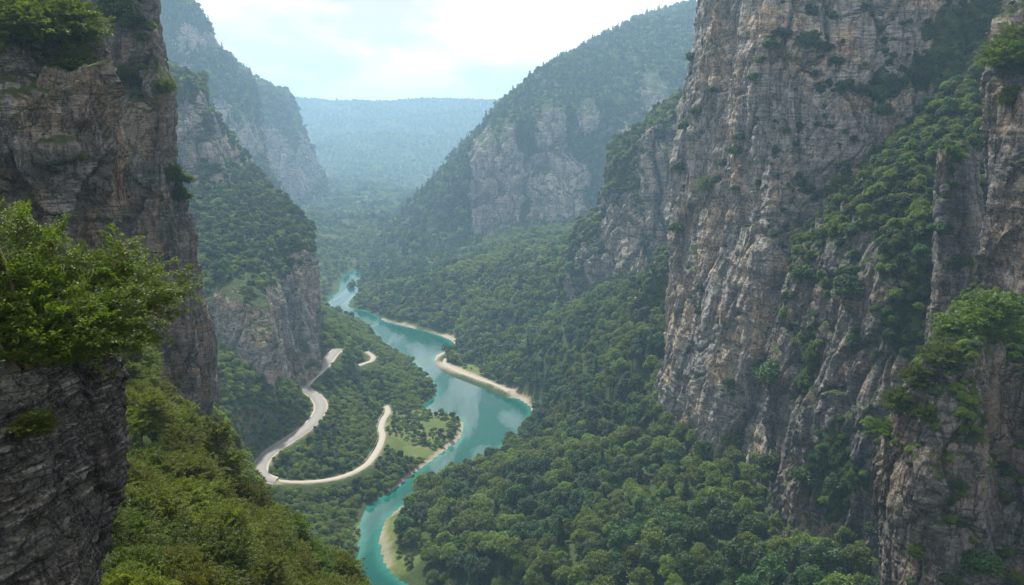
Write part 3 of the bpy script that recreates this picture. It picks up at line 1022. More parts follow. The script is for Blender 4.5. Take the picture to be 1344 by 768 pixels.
L2b = patch('cliff', [
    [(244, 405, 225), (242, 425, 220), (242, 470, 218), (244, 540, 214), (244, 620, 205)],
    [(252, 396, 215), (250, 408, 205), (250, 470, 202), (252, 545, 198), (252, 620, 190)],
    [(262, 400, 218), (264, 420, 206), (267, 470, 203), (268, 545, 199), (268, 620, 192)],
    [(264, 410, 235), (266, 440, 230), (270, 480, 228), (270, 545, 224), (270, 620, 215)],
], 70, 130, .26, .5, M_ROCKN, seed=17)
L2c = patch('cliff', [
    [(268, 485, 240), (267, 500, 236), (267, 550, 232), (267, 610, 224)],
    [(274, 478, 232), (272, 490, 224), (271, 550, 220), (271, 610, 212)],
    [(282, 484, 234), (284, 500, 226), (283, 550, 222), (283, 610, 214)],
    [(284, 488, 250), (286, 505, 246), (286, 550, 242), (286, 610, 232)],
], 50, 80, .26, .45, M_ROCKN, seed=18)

# --- dark layered rock ledge right below the viewpoint
OUT = patch('rock_outcrop', [
    [(-420, 560, 24), (-330, 520, 17), (-320, 545, 14.6), (-300, 640, 14.0), (-300, 720, 13.8), (-300, 820, 13.6), (-300, 1000, 13.4)],
    [(-120, 540, 24), (-80, 488, 17), (-70, 512, 14.4), (-70, 600, 13.8), (-70, 700, 13.5), (-70, 820, 13.3), (-70, 1000, 13)],
    [(20, 530, 24), (20, 472, 17.4), (0, 496, 14.5), (0, 580, 13.9), (0, 680, 13.7), (0, 820, 13.4), (0, 1000, 13)],
    [(84, 520, 24), (78, 462, 18.0), (66, 474, 15.2), (70, 560, 14.6), (66, 680, 14.3), (58, 820, 13.9), (50, 1000, 13.4)],
    [(132, 520, 24), (126, 462, 18.8), (118, 470, 16.4), (122, 560, 15.8), (110, 660, 15.5), (90, 800, 15), (80, 1000, 14.4)],
    [(160, 520, 25), (157, 470, 20.0), (158, 484, 17.8), (160, 560, 17.2), (146, 650, 16.8), (118, 768, 16.4), (100, 1000, 15.8)],
    [(152, 530, 27), (150, 490, 24), (150, 504, 22.4), (148, 560, 21.6), (136, 650, 21), (108, 768, 20.6), (90, 1000, 19)],
], 520, 520, .55, .055, M_OUT, seed=19, strat=3.6, tilt=24, stretch=(.38, .6, 1.5), veg=lambda V, Nf, N2, vg, S: vg * 0,
    kind='structure')

# ------------------------------------------------------------------ foliage meshes
def rand_dirs(n, r):
    v = r.normal(size=(n, 3))
    return v / np.linalg.norm(v, axis=1)[:, None]


def leaf_quads(C, Nn, size, r, aspect=.55):
    """one small rhombic leaf (or leaf clump) per centre"""
    n = len(C)
    a = np.cross(Nn, rand_dirs(n, r))
    a /= np.linalg.norm(a, axis=1)[:, None] + 1e-9
    b = np.cross(Nn, a)
    s = size * (.6 + .8 * r.random(n))
    A, B = a * s[:, None], b * (s * aspect)[:, None]
    fold = Nn * (s * .18)[:, None]
    V = np.stack([C - A, C - B + fold, C + A, C + B + fold], 1).reshape(-1, 3)
    Fc = np.arange(4 * n).reshape(n, 4)
    return V, Fc


def crown_arrays(seed, form, width, height, base, nl, leaves, size):
    """uneven crown: many lobes of leaves with gaps between; base = height of lowest foliage"""
    r = np.random.default_rng(seed)
    Hc = height - base
    if form == 'cone':
        t = np.linspace(0, 1, nl) ** .9
        ang = r.random(nl) * 6.28
        rad = width * .5 * (1 - t) * (.35 + .65 * r.random(nl))
        L = np.c_[np.cos(ang) * rad, np.sin(ang) * rad, base + Hc * t * .97]
        lr = width * (.10 + .20 * (1 - t)) * (.8 + .4 * r.random(nl))
        flat = .55
    else:
        d = rand_dirs(nl, r)
        d[:, 2] = np.abs(d[:, 2]) * 1.15 - .38
        q = r.random(nl) ** .4
        L = d * q[:, None] * [width * .36, width * .36, Hc * .40]
        lean = r.normal(size=2) * width * .05
        L[:, :2] += lean * (L[:, 2:3] / Hc)
        L[:, 2] += base + Hc * .45
        lr = width * (.13 + .12 * r.random(nl)) * (1.15 - .3 * q)
        flat = {'round': .80, 'bush': .75, 'spray': .42}[form]
    w = lr ** 2
    k = r.choice(nl, leaves, p=w / w.sum())
    dd = rand_dirs(leaves, r)
    dd[:, 2] = np.where(dd[:, 2] < -.35, -dd[:, 2], dd[:, 2])
    rr = .55 + .5 * r.random(leaves) ** .6
    C = L[k] + dd * (lr[k] * rr)[:, None] * [1, 1, flat]
    C += r.normal(size=C.shape) * size * .5
    Nn = dd * .75 + rand_dirs(leaves, r) * .75 + [0, 0, .35]
    Nn /= np.linalg.norm(Nn, axis=1)[:, None]
    V, Fc = leaf_quads(C, Nn, size, r)
    return V, Fc, L


def twig_crown(seed, width, height, base, ntw, per, size, droop=.25):
    """airy crown of leafy twigs: layered flat sprays that leave gaps"""
    r = np.random.default_rng(seed)
    nb = 26
    d = rand_dirs(nb, r)
    d[:, 2] = np.abs(d[:, 2]) * 1.2 - .3
    Hc = height - base
    L = d * (r.random(nb) ** .35)[:, None] * [width * .38, width * .38, Hc * .42]
    L[:, 2] += base + Hc * .45
    k = r.integers(0, nb, ntw)
    st = L[k] + r.normal(size=(ntw, 3)) * [width * .09, width * .09, Hc * .055]
    out = st - [0, 0, base + Hc * .2]
    out /= np.linalg.norm(out, axis=1)[:, None]
    dr = out + r.normal(size=(ntw, 3)) * .45
    dr[:, 2] = dr[:, 2] * .45 + .12
    dr /= np.linalg.norm(dr, axis=1)[:, None]
    ln = width * (.10 + .12 * r.random(ntw))
    t = r.random((ntw, per)) ** .8
    side = np.cross(dr, [0, 0, 1.0])
    side /= np.linalg.norm(side, axis=1)[:, None] + 1e-9
    wv = (r.random((ntw, per)) - .5) * 2 * (1 - .75 * t) * .42
    C = st[:, None] + dr[:, None] * (t * ln[:, None])[..., None] + side[:, None] * (wv * ln[:, None])[..., None]
    C[..., 2] -= droop * t ** 2 * ln[:, None] + .02 * r.normal(size=t.shape)
    C = C.reshape(-1, 3)
    C += r.normal(size=C.shape) * size * .35
    Nn = np.repeat(np.cross(side, dr), per, 0)
    Nn = Nn * np.sign(Nn[:, 2:3] + 1e-6) + rand_dirs(len(C), r) * .75
    Nn /= np.linalg.norm(Nn, axis=1)[:, None]
    V, Fc = leaf_quads(C, Nn, size, r, .5)
    return V, Fc, L


def trunk_arrays(L, height, base, rad, seed, limbs=7):
    r = np.random.default_rng(seed)
    Vs, Fs, off = [], [], 0
    top = height * .86
    zz = np.linspace(-.8, top, 7)
    wob = np.cumsum(r.normal(size=(7, 2)) * rad * .35, 0)
    pts = np.c_[wob, zz]
    v, f = tube(pts, rad * np.linspace(1.15, .22, 7), 7)
    Vs.append(v), Fs.append(f)
    off = len(v)
    for k in r.choice(len(L), min(limbs, len(L)), replace=False):
        tgt = L[k]
        z0 = np.clip(tgt[2] - np.hypot(tgt[0], tgt[1]) * .8, base * .6, top * .9)
        s = np.array([np.interp(z0, zz, pts[:, 0]), np.interp(z0, zz, pts[:, 1]), z0])
        m = (s + tgt) / 2 + [0, 0, .06 * height]
        v, f = tube([s, m, tgt], rad * np.array([.45, .28, .1]), 5)
        Vs.append(v), Fs.append(f + off)
        off += len(v)
    return np.vstack(Vs), np.vstack(Fs)


PROTO = {}


def make_proto(key, n, form, width, height, base, nl, leaves, size, mat, rad, limbs=7):
    out = []
    for i in range(n):
        seed = abs(hash_str(key)) % 9973 + i * 31
        w = width * (.85 + .3 * random.random())
        h = height * (.88 + .24 * random.random())
        if form == 'twig':
            V, Fc, L = twig_crown(seed, w, h, base * h, nl, leaves, size)
        else:
            V, Fc, L = crown_arrays(seed, form, w, h, base * h, nl, leaves, size)
        cm = mesh_from('crown', V, Fc, False)
        cm.materials.append(mat)
        tv, tf = trunk_arrays(L, h, base * h, rad, seed + 5, limbs)
        tm = mesh_from('trunk', tv, tf)
        tm.materials.append(M_BARK)
        out.append(dict(crown=cm, trunk=tm, h=h, w=w, src=None))
    PROTO[key] = out


def hash_str(s):
    v = 7
    for c in s:
        v = (v * 131 + ord(c)) % 1000003
    return v


#          key      n  form    w    h    base nl  leaves size  mat rad
make_proto('right', 5, 'round', 8.5, 10.5, .16, 30, 3600, .34, M_LEAF, .22)
make_proto('rightd', 3, 'round', 8.0, 11.0, .14, 30, 3400, .34, M_LEAFD, .22)
make_proto('left', 4, 'round', 5.6, 6.6, .12, 22, 2400, .27, M_LEAFN, .15)
make_proto('young', 4, 'twig', 5.2, 6.2, .08, 420, 26, .125, M_LEAFY, .09, 12)
make_proto('youngn', 3, 'twig', 5.2, 6.4, .06, 700, 46, .075, M_LEAFY, .08, 16)
make_proto('leafy', 3, 'twig', 4.6, 4.8, .04, 520, 34, .085, M_LEAFB, .07, 14)
make_proto('sapling', 3, 'twig', 3.4, 9.0, .45, 150, 34, .10, M_LEAFY, .13, 14)
make_proto('paley', 2, 'round', 6.0, 11.5, .08, 40, 6500, .24, M_LEAFY, .2)
make_proto('conifer', 3, 'cone', 5.2, 13, .06, 60, 3200, .30, M_LEAFD, .20, 0)
make_proto('shrub', 4, 'bush', 5.0, 4.0, .02, 22, 3600, .20, M_LEAFD, .12, 8)
make_proto('shrubl', 3, 'bush', 5.0, 4.0, .02, 24, 4200, .18, M_LEAFN, .12, 8)
make_proto('far', 4, 'round', 9.0, 9.5, .04, 14, 360, .95, M_LEAF, .3, 2)
make_proto('fard', 3, 'round', 8.5, 10.5, .04, 14, 340, .95, M_LEAFD, .3, 2)
make_proto('spire', 2, 'cone', 5.0, 13, .03, 30, 380, .75, M_LEAFD, .3, 0)


def root_empty(name, loc, rz=0.0, sc=1.0, **props):
    o = bpy.data.objects.new(name, None)
    o.empty_display_size = .5
    COL.objects.link(o)
    o.location = loc
    o.rotation_euler = (0, 0, rz)
    o.scale = (sc, sc, sc) if isinstance(sc, (int, float)) else sc
    for k, v in props.items():
        o[k] = v
    return o


def place(kind, i, loc, rz, sc, name, label, cat, group=None, parts=('trunk', 'crown')):
    p = PROTO[kind][i % len(PROTO[kind])]
    e = root_empty(name, [float(c) for c in loc], float(rz), float(sc), label=label, category=cat)
    if group:
        e['group'] = group
    link(parts[0], p['trunk'], None, e)
    c = link(parts[1], p['crown'], None, e)
    if p['src'] is None:
        p['src'] = c
    return e


# ------------------------------------------------------------------ depth picture of the rock and ground, to find what can be seen
BW, BH = 448, 256
ALLV = np.vstack([v for v, f in OCC])
apx, apy, ad = project(ALLV)
fx = np.linspace(-260, 300, 1100)
fy = np.linspace(10, 1400, 2400)
fX, fY = np.meshgrid(fx, fy, indexing='ij')
tv = np.c_[fX.ravel(), fY.ravel(), samp(ZG, fX.ravel(), fY.ravel())]
tpx, tpy, td = project(tv)
ZB = np.full((BH + 2, BW + 2), 1e6)
for qx, qy, qd in ((apx, apy, ad), (tpx, tpy, td)):
    ok = (qd > 2) & (qx >= 0) & (qx < W) & (qy >= 0) & (qy < H)
    np.minimum.at(ZB, ((qy[ok] / H * BH).astype(int) + 1, (qx[ok] / W * BW).astype(int) + 1), qd[ok])
sky_ = ZB > 9e5


def visible(pts, slack=6.0):
    px, py, d = project(pts)
    bx = np.clip((px / W * BW).astype(int), 0, BW - 1) + 1
    by = np.clip((py / H * BH).astype(int), 0, BH - 1) + 1
    return (d > 3) & (px > -30) & (px < W + 30) & (py > -20) & (py < H + 60) & (d < ZB[by, bx] + slack + .012 * d)


okv = (ad > 2) & (apx > -120) & (apx < W + 120) & (apy > -120) & (apy < H + 60)
OV, OX, OY, OD = ALLV[okv], apx[okv], apy[okv], ad[okv]


def hit(px, py, r=3.0):
    """rock surface point that the photo shows at a place"""
    for rr in (r, r * 2, r * 5, r * 12):
        m = np.flatnonzero((np.abs(OX - px) < rr) & (np.abs(OY - py) < rr))
        if len(m):
            return OV[m[OD[m].argmin()]]
    return None


# ------------------------------------------------------------------ where trees grow on the ground
cand = []          # x y z scale kindcode region
KINDS = ['right', 'rightd', 'left', 'young', 'youngn', 'leafy', 'conifer', 'far', 'fard', 'spire', 'shrub', 'shrubl']
KC = {k: i for i, k in enumerate(KINDS)}
ROADS = np.vstack([ROAD_UP[:, :2], ROAD_LOW[:, :2], ROAD_FAR[:, :2]])


def scatter(x0, x1, y0, y1, step):
    xs = np.arange(x0, x1, step)
    ys = np.arange(y0, y1, step)
    gx, gy = np.meshgrid(xs, ys, indexing='ij')
    q = np.stack([gx.ravel(), gy.ravel()], 1)
    return q + rng.uniform(-.45, .45, q.shape) * step


def add(q, z, sc, kind, region):
    cand.append(np.c_[q, z, sc, np.broadcast_to(kind, len(q)), np.full(len(q), region)])


def frustum(q, z, m=60):
    px, py, d = project(np.c_[q, z])
    return (d > 8) & (px > -m) & (px < W + m) & (py > -m) & (py < H + m * 2.5)


def river_side(q):
    """+1 right bank, -1 left bank"""
    dl = near_dist(q, Ld)
    dr = near_dist(q, Rd)
    return np.where(dr < dl, 1, -1)


# mid ground, both banks
for step, sidev, y0, y1 in ((6.5, 1, 120, 460), (5.6, 1, 460, 900), (2.9, -1, 250, 540), (3.7, -1, 540, 820)):
    q = scatter(-240, 240, y0, y1, step)
    z = samp(ZG, q[:, 0], q[:, 1])
    m = frustum(q, z)
    q, z = q[m], z[m]
    m = (river_side(q) == sidev)
    q, z = q[m], z[m]
    D = near_dist(q, POLY)
    ins = in_poly(q, POLY)
    dr = near_dist(q, ROADS)
    dm = near_dist(q, BE)
    me_ = samp(MEG, q[:, 0], q[:, 1])
    n = fbm(np.c_[q, z] / 30, 3)
    m = ~ins & (D > (4.5 if sidev > 0 else 2.5)) & (dr > np.where(q[:, 0] < -95, 5.0, 3.6)) & (dm > 8) & ((me_ < .4) | (rng.random(len(q)) < np.where(sidev > 0, .75, .85 * (n > -.02))))
    q, z, n, me_, dr = q[m], z[m], n[m], me_[m], dr[m]
    u = rng.random(len(q))
    if sidev > 0:
        kind = np.where(n + .5 * (u - .5) > .12, KC['rightd'], KC['right'])
        kind = np.where((u > .965), KC['conifer'], kind)
        sc = .62 + .55 * rng.random(len(q)) + .1 * n
        if step > 6:
            sc = .72 + .85 * rng.random(len(q)) ** 1.3 + .25 * n
        dist = q[:, 1]
        far = dist > 640
        kind = np.where(far, np.where(kind == KC['right'], KC['far'], KC['fard']), kind)
        sc = np.where(me_ > .3, sc * .5, sc)
    else:
        kind = np.full(len(q), KC['left'])
        kind = np.where((n > .28) & (u < .55), KC['rightd'], kind)
        sc = (.50 if step < 3 else .62) + .42 * rng.random(len(q)) + .12 * n
        sc = np.where(kind == KC['rightd'], sc * .68, sc)
        kind = np.where((me_ > .3) & (u > .35), KC['shrubl'], kind)
        sc = np.where(me_ > .3, sc * (.45 + .6 * rng.random(len(q))), sc)
        sc = np.where(dr < 8, sc * .75, sc)
    add(q, z - .3, sc, kind, 1 if sidev > 0 else 2)

# near slope on the left
q = scatter(-160, 20, 14, 330, 2.45)
z = samp(ZG, q[:, 0], q[:, 1])
m = frustum(q, z, 90)
q, z = q[m], z[m]
px_, py_, d_ = project(np.c_[q, z])
m = (near_dist(q, ROADS) > 7) & (near_dist(q, POLY) > 6) & (q[:, 1] < 300) & (z > 14) & ~((px_ < 170) & (d_ < 27))
q, z, d_ = q[m], z[m], d_[m]
u = rng.random(len(q))
kind = np.where(d_ < 42, np.where(u < .72, KC['leafy'], KC['youngn']), np.where(d_ < 85, np.where(u < .8, KC['youngn'], KC['leafy']), KC['young']))
kind = np.where((d_ > 110) & (u < .45), KC['left'], kind)
nn_ = fbm(np.c_[q, z] / 16, 2)
kind = np.where((d_ > 42) & (nn_ > .22), KC['leafy'], kind)
sc = np.where(d_ < 42, .42 + .3 * u, .55 + .5 * rng.random(len(q)))
keep = rng.random(len(q)) < np.where(d_ < 42, 1.0, .92)
add(q[keep], z[keep] - .3, sc[keep], kind[keep], 3)

# dense scrub on the steep bank between the bluff and the road
q = scatter(-175, -95, 325, 520, 1.9)
z = samp(ZG, q[:, 0], q[:, 1])
gz = np.abs(samp(ZG, q[:, 0] + 3, q[:, 1]) - samp(ZG, q[:, 0] - 3, q[:, 1])) / 6
m = frustum(q, z) & (gz > .8) & (near_dist(q, ROADS) > 5.2) & (near_dist(q, POLY) > 5)
q, z = q[m], z[m]
kind = np.where(rng.random(len(q)) < .5, KC['left'], np.where(rng.random(len(q)) < .7, KC['shrubl'], KC['rightd']))
add(q, z - .3, .34 + .36 * rng.random(len(q)), kind, 2)

# far ground
for step, y0, y1, xr, s0 in ((8.5, 820, 1500, 620, .95), (17, 1500, 2800, 1000, 1.7), (21, 2800, 5700, 2200, 1.6)):
    q = scatter(-xr, xr, y0, y1, step)
    z = samp(ZG, q[:, 0], q[:, 1])
    m = frustum(q, z, 10)
    q, z = q[m], z[m]
    m = ~in_poly(q, POLY) & (near_dist(q, POLY) > 5) & (near_dist(q, BE) > 9) & (fbm(np.c_[q, z] / 90, 3) > -.42)
    q, z = q[m], z[m]
    m = visible(np.c_[q, z + 8], 90)
    q, z = q[m], z[m]
    n = fbm(np.c_[q, z] / 60, 3)
    kind = np.where(n > .1, KC['fard'], KC['far'])
    add(q, z - .5, s0 * (.65 + .6 * rng.random(len(q))), kind, 4)


# trees rooted on ledges and tops of the rock
def on_patch(pt, dens, s0, kinds, region, thr=.5, minup=.0, slack=8):
    V, Fc, N, vg = pt['V'], pt['F'], pt['N'], pt['veg']
    a, b, c, d = (V[Fc[:, k]] for k in range(4))
    ar = .5 * np.linalg.norm(np.cross(c - a, d - b), axis=1)
    fv = vg[Fc[:, 0]]
    fn = N[Fc[:, 0]]
    cen = (a + b + c + d) / 4
    pr = ar * dens * (fv > thr) * (fn[:, 2] > minup) * (.45 + .55 * np.clip(fn[:, 2] * 1.6, 0, 1))
    vis = visible(cen + [0, 0, 3], slack + 45)
    m = (rng.random(len(pr)) < pr) & vis
    q = cen[m]
    u = rng.random(len(q))
    kk = np.array([KC[k] for k in kinds])[(u * len(kinds)).astype(int) % len(kinds)]
    ns = fbm(q / 45, 2)
    add(q[:, :2], q[:, 2] - .5, s0 * (.55 + .65 * rng.random(len(q)) + .12 * ns), kk, region)


on_patch(M3, .012, 1.15, ['far', 'fard', 'fard', 'spire'], 5, .45, -.2, 25)
on_patch(M1, .013, 1.15, ['far', 'fard', 'spire'], 5, .45, -.2, 25)
on_patch(M2, .010, 1.3, ['far', 'fard'], 5, .45, -.2, 25)
on_patch(L3, .035, .72, ['far', 'fard'], 5, .5, -.1, 12)
on_patch(R4, .034, .72, ['far', 'fard'], 5, .5, -.1, 12)
on_patch(R5, .050, .62, ['right', 'rightd'], 6, .5, -.1)
on_patch(AB, .095, .80, ['left', 'left', 'rightd'], 6, .5, -.4)
on_patch(R1, .14, .50, ['rightd', 'shrub'], 7, .5, -.5)
on_patch(R1b, .15, .62, ['rightd', 'right', 'shrub'], 7, .5, -.4)
on_patch(R1c, .06, .5, ['shrub'], 7, .5, .2)
on_patch(R2, .10, .62, ['shrub', 'shrubl'], 7, .5, .2)
on_patch(R3, .30, .5, ['shrub', 'shrubl', 'shrubl'], 8, .5, .15)
on_patch(L2, .08, .5, ['shrubl'], 9, .6, .25)
on_patch(L1, .12, .45, ['shrubl'], 9, .6, .25)
on_patch(L2b, .12, .4, ['shrubl'], 9, .6, .25)

CA = np.vstack(cand)
HGT = np.array([PROTO[k][0]['h'] for k in KINDS])
WID = np.array([PROTO[k][0]['w'] for k in KINDS])
kc = CA[:, 4].astype(int)
hh = HGT[kc] * CA[:, 3]
ww = WID[kc] * CA[:, 3]
top = CA[:, :3].copy()
top[:, 2] += hh * .75
vis = visible(top, 45)
# the road stays clear: no tree stands where it would hide the carriageway it grows beside
RP = np.vstack([ROAD_UP, ROAD_LOW, ROAD_FAR])
rpx, rpy, rpd = project(RP)
cpx, cpy, cpd = project(np.c_[CA[:, :2], CA[:, 2] + hh * .55])
for j in range(len(RP)):
    near = (cpd < rpd[j] - 1) & (cpd > rpd[j] - 60) & (np.abs(cpx - rpx[j]) < F * ww * .48 / cpd + 3) & (np.abs(cpy - rpy[j]) < F * hh * .48 / cpd + 2)
    vis &= ~near
CA, hh, ww, top, kc = CA[vis], hh[vis], ww[vis], top[vis], kc[vis]
# paint discs front to back to count how much of each crown shows
mid = CA[:, :3].copy()
mid[:, 2] += hh * .55
mx_, my_, md_ = project(mid)
order = np.argsort(md_)
SW, SH = 672, 384
own = np.full((SH, SW), -1, np.int32)
for i in order:
    rx = F * ww[i] * .46 / md_[i] / 2
    ry = F * hh[i] * .46 / md_[i] / 2
    x, y = mx_[i] / 2, my_[i] / 2
    if md_[i] > 700 or x < -rx or y < -ry or x > SW + rx or y > SH + ry:
        continue
    x0, x1 = int(max(0, x - rx)), int(min(SW, x + rx + 1))
    y0, y1 = int(max(0, y - ry)), int(min(SH, y + ry + 1))
    if x1 <= x0 or y1 <= y0:
        continue
    sub = own[y0:y1, x0:x1]
    yy, xx = np.mgrid[y0:y1, x0:x1]
    zb = ZB[(yy * BH // SH) + 1, (xx * BW // SW) + 1]
    m = (sub < 0) & (((xx + .5 - x) / rx) ** 2 + ((yy + .5 - y) / ry) ** 2 < 1) & (zb > md_[i] - 6)
    sub[m] = i
cnt = np.bincount(own[own >= 0], minlength=len(CA))
edge_ok = (mx_ > 4) & (mx_ < W - 4) & (my_ > 4) & (my_ < H + 2)
rank = np.argsort(-(cnt * edge_ok))
solo = rank[:296]
solo = solo[cnt[solo] > 5]
is_solo = np.zeros(len(CA), bool)
is_solo[solo] = True
print('TREES', len(CA), 'solo', len(solo), 'min shown', cnt[solo].min(), [(k, int((kc == KC[k]).sum())) for k in KINDS])

REG = {
    1: ('forest_tree', 'tree', 'wooded slope of the right bank'),
    2: ('spur_tree', 'tree', 'spur between the road and the river'),
    3: ('young_tree', 'tree', 'near slope on the left below the viewpoint'),
    6: ('ledge_tree', 'tree', 'shoulder above the road bluffs'),
    7: ('cliff_shrub', 'shrub', 'ledges of the great right wall'),
    8: ('ledge_shrub', 'shrub', 'ledge of the nearest right pillar'),
    9: ('cliff_shrub', 'shrub', 'ledges of the near left wall'),
}


def landmark(px, py, reg):
    if reg == 1:
        v = 'at the foot of the great right wall' if (px > 860) else ('above the narrow river channel' if (px < 640 and py > 560) else ('on the slope facing the river bend' if py < 600 else 'on the middle of the lower right slope'))
        if py > 700:
            v = 'along the bottom of the lower right slope'
        return v
    if reg == 2:
        if py < 530:
            return 'on the left bank upstream'
        if px > 500:
            return 'on the grassy point beside the river'
        if py > 632:
            return 'below the lower road on the left bank'
        return 'inside the loop of the winding road'
    if reg == 3:
        if py > 640:
            return 'beside the dark rock outcrop' if px < 320 else 'on the near slope against the river'
        return 'high on the near left slope'
    if reg == 6:
        return 'on the wooded shoulder above the road bluffs' if px < 600 else 'on the broken bluff beside the great right wall'
    if reg == 7:
        return 'on the wooded ramp across the great right wall'
    if reg == 8:
        return 'on the sloping ledge of the nearest right pillar'
    if reg in (4, 5):
        return 'on a far mountain slope'
    return 'on the near left rock wall'


LOOK = {'right': 'mid green round broadleaf tree', 'rightd': 'dark green broadleaf tree', 'left': 'fresh green small tree',
        'young': 'yellow-green young tree', 'youngn': 'feathery yellow-green tree', 'leafy': 'bright green bush',
        'conifer': 'dark pointed conifer', 'shrub': 'dark green shrub', 'shrubl': 'bright green shrub', 'far': 'hazy green tree', 'fard': 'hazy dark tree', 'spire': 'hazy pointed conifer'}


def settle(i, pick):
    k = KINDS[kc[i]]
    reg = int(CA[i, 5])
    nm = REG.get(reg, ('far_tree', 'tree', ''))[0]
    cat = 'tree'
    if k in ('conifer', 'spire'):
        nm = 'conifer_tree'
    elif k in ('shrub', 'shrubl'):
        nm, cat = 'cliff_shrub', 'shrub'
    elif k == 'leafy':
        nm, cat = 'leafy_bush', 'bush'
    elif nm in ('cliff_shrub', 'ledge_shrub'):
        nm = 'cliff_tree'
    size = 'tall ' if CA[i, 3] > SZ[reg][1] else ('small ' if CA[i, 3] < SZ[reg][0] else 'medium-sized ')
    lab = size + LOOK[k].replace('small ', '') + ' ' + landmark(mx_[i], my_[i], reg)
    place(k, pick, CA[i, :3], rng.random() * 6.28, CA[i, 3], nm, lab, cat, 'each a ' + lab, parts=('trunk', 'crown') if cat == 'tree' else ('stem', 'foliage'))


SZ = {r: np.quantile(CA[CA[:, 5] == r, 3], [.33, .72]) for r in np.unique(CA[:, 5]).astype(int)}
for i in solo:
    settle(i, int(rng.integers(99)))
# every kind of crown needs one real tree to take its shape from
for k in KINDS:
    for n_, p in enumerate(PROTO[k]):
        if p['src'] is None:
            c_ = np.flatnonzero((kc == KC[k]) & ~is_solo & (mx_ > 5) & (mx_ < W - 5) & (my_ > 5) & (my_ < H - 5))
            if not len(c_):
                continue
            i = c_[np.argmax(cnt[c_] + 2e-3 * rng.random(len(c_)))]
            is_solo[i] = True
            settle(i, n_)


# ------------------------------------------------------------------ the rest of the wood, one mass
def mass(name, idx, **props):
    srcs, base = [], {}
    for k in KINDS:
        base[KC[k]] = (len(srcs), 0)
        use = [p for p in PROTO[k] if p['src'] is not None]
        base[KC[k]] = (len(srcs), len(use))
        srcs += [p['src'] for p in use]
    me = bpy.data.meshes.new(name)
    me.vertices.add(len(idx))
    me.vertices.foreach_set('co', CA[idx, :3].astype(np.float32).ravel())
    kk = np.array([base[k][0] + int(rng.integers(max(1, base[k][1]))) for k in kc[idx]], np.int32)
    a = me.attributes.new('pick', 'INT', 'POINT')
    a.data.foreach_set('value', kk)
    a = me.attributes.new('rotz', 'FLOAT_VECTOR', 'POINT')
    r = np.zeros((len(idx), 3), np.float32)
    r[:, 2] = rng.random(len(idx)) * 6.28
    r[:, :2] = rng.normal(size=(len(idx), 2)) * .06
    a.data.foreach_set('vector', r.ravel())
    a = me.attributes.new('scl', 'FLOAT_VECTOR', 'POINT')
    s = np.repeat(CA[idx, 3:4], 3, 1) * rng.uniform(.88, 1.14, (len(idx), 3))
    a.data.foreach_set('vector', s.astype(np.float32).ravel())
    o = link(name, me, None, **props)
    ng = bpy.data.node_groups.new(name, 'GeometryNodeTree')
    ng.interface.new_socket('Geometry', in_out='INPUT', socket_type='NodeSocketGeometry')
    ng.interface.new_socket('Geometry', in_out='OUTPUT', socket_type='NodeSocketGeometry')
    gi = ng.nodes.new('NodeGroupInput')
    go = ng.nodes.new('NodeGroupOutput')
    iop = ng.nodes.new('GeometryNodeInstanceOnPoints')
    gti = ng.nodes.new('GeometryNodeGeometryToInstance')
    for sobj in srcs[::-1]:
        oi = ng.nodes.new('GeometryNodeObjectInfo')
        oi.inputs['Object'].default_value = sobj
        oi.inputs['As Instance'].default_value = False
        g1 = ng.nodes.new('GeometryNodeGeometryToInstance')
        ng.links.new(oi.outputs['Geometry'], g1.inputs[0])
        jn = ng.nodes.get('joiner') or ng.nodes.new('GeometryNodeJoinGeometry')
        jn.name = 'joiner'
        ng.links.new(g1.outputs[0], jn.inputs[0])
    ng.nodes.remove(gti)
    ng.links.new(gi.outputs[0], iop.inputs['Points'])
    ng.links.new(ng.nodes['joiner'].outputs[0], iop.inputs['Instance'])
    iop.inputs['Pick Instance'].default_value = True
    for nm_, typ, sock in (('pick', 'INT', 'Instance Index'), ('rotz', 'FLOAT_VECTOR', 'Rotation'), ('scl', 'FLOAT_VECTOR', 'Scale')):
        na = ng.nodes.new('GeometryNodeInputNamedAttribute')
        na.data_type = typ
        na.inputs['Name'].default_value = nm_
        src = [s for s in na.outputs if s.enabled and s.name == 'Attribute'][0]
        ng.links.new(src, iop.inputs[sock])
    ng.links.new(iop.outputs[0], go.inputs[0])
    md = o.modifiers.new('grow', 'NODES')
    md.node_group = ng
    return o


mass('woodland', np.flatnonzero(~is_solo), kind='stuff', label='dense green woodland covering the gorge slopes')


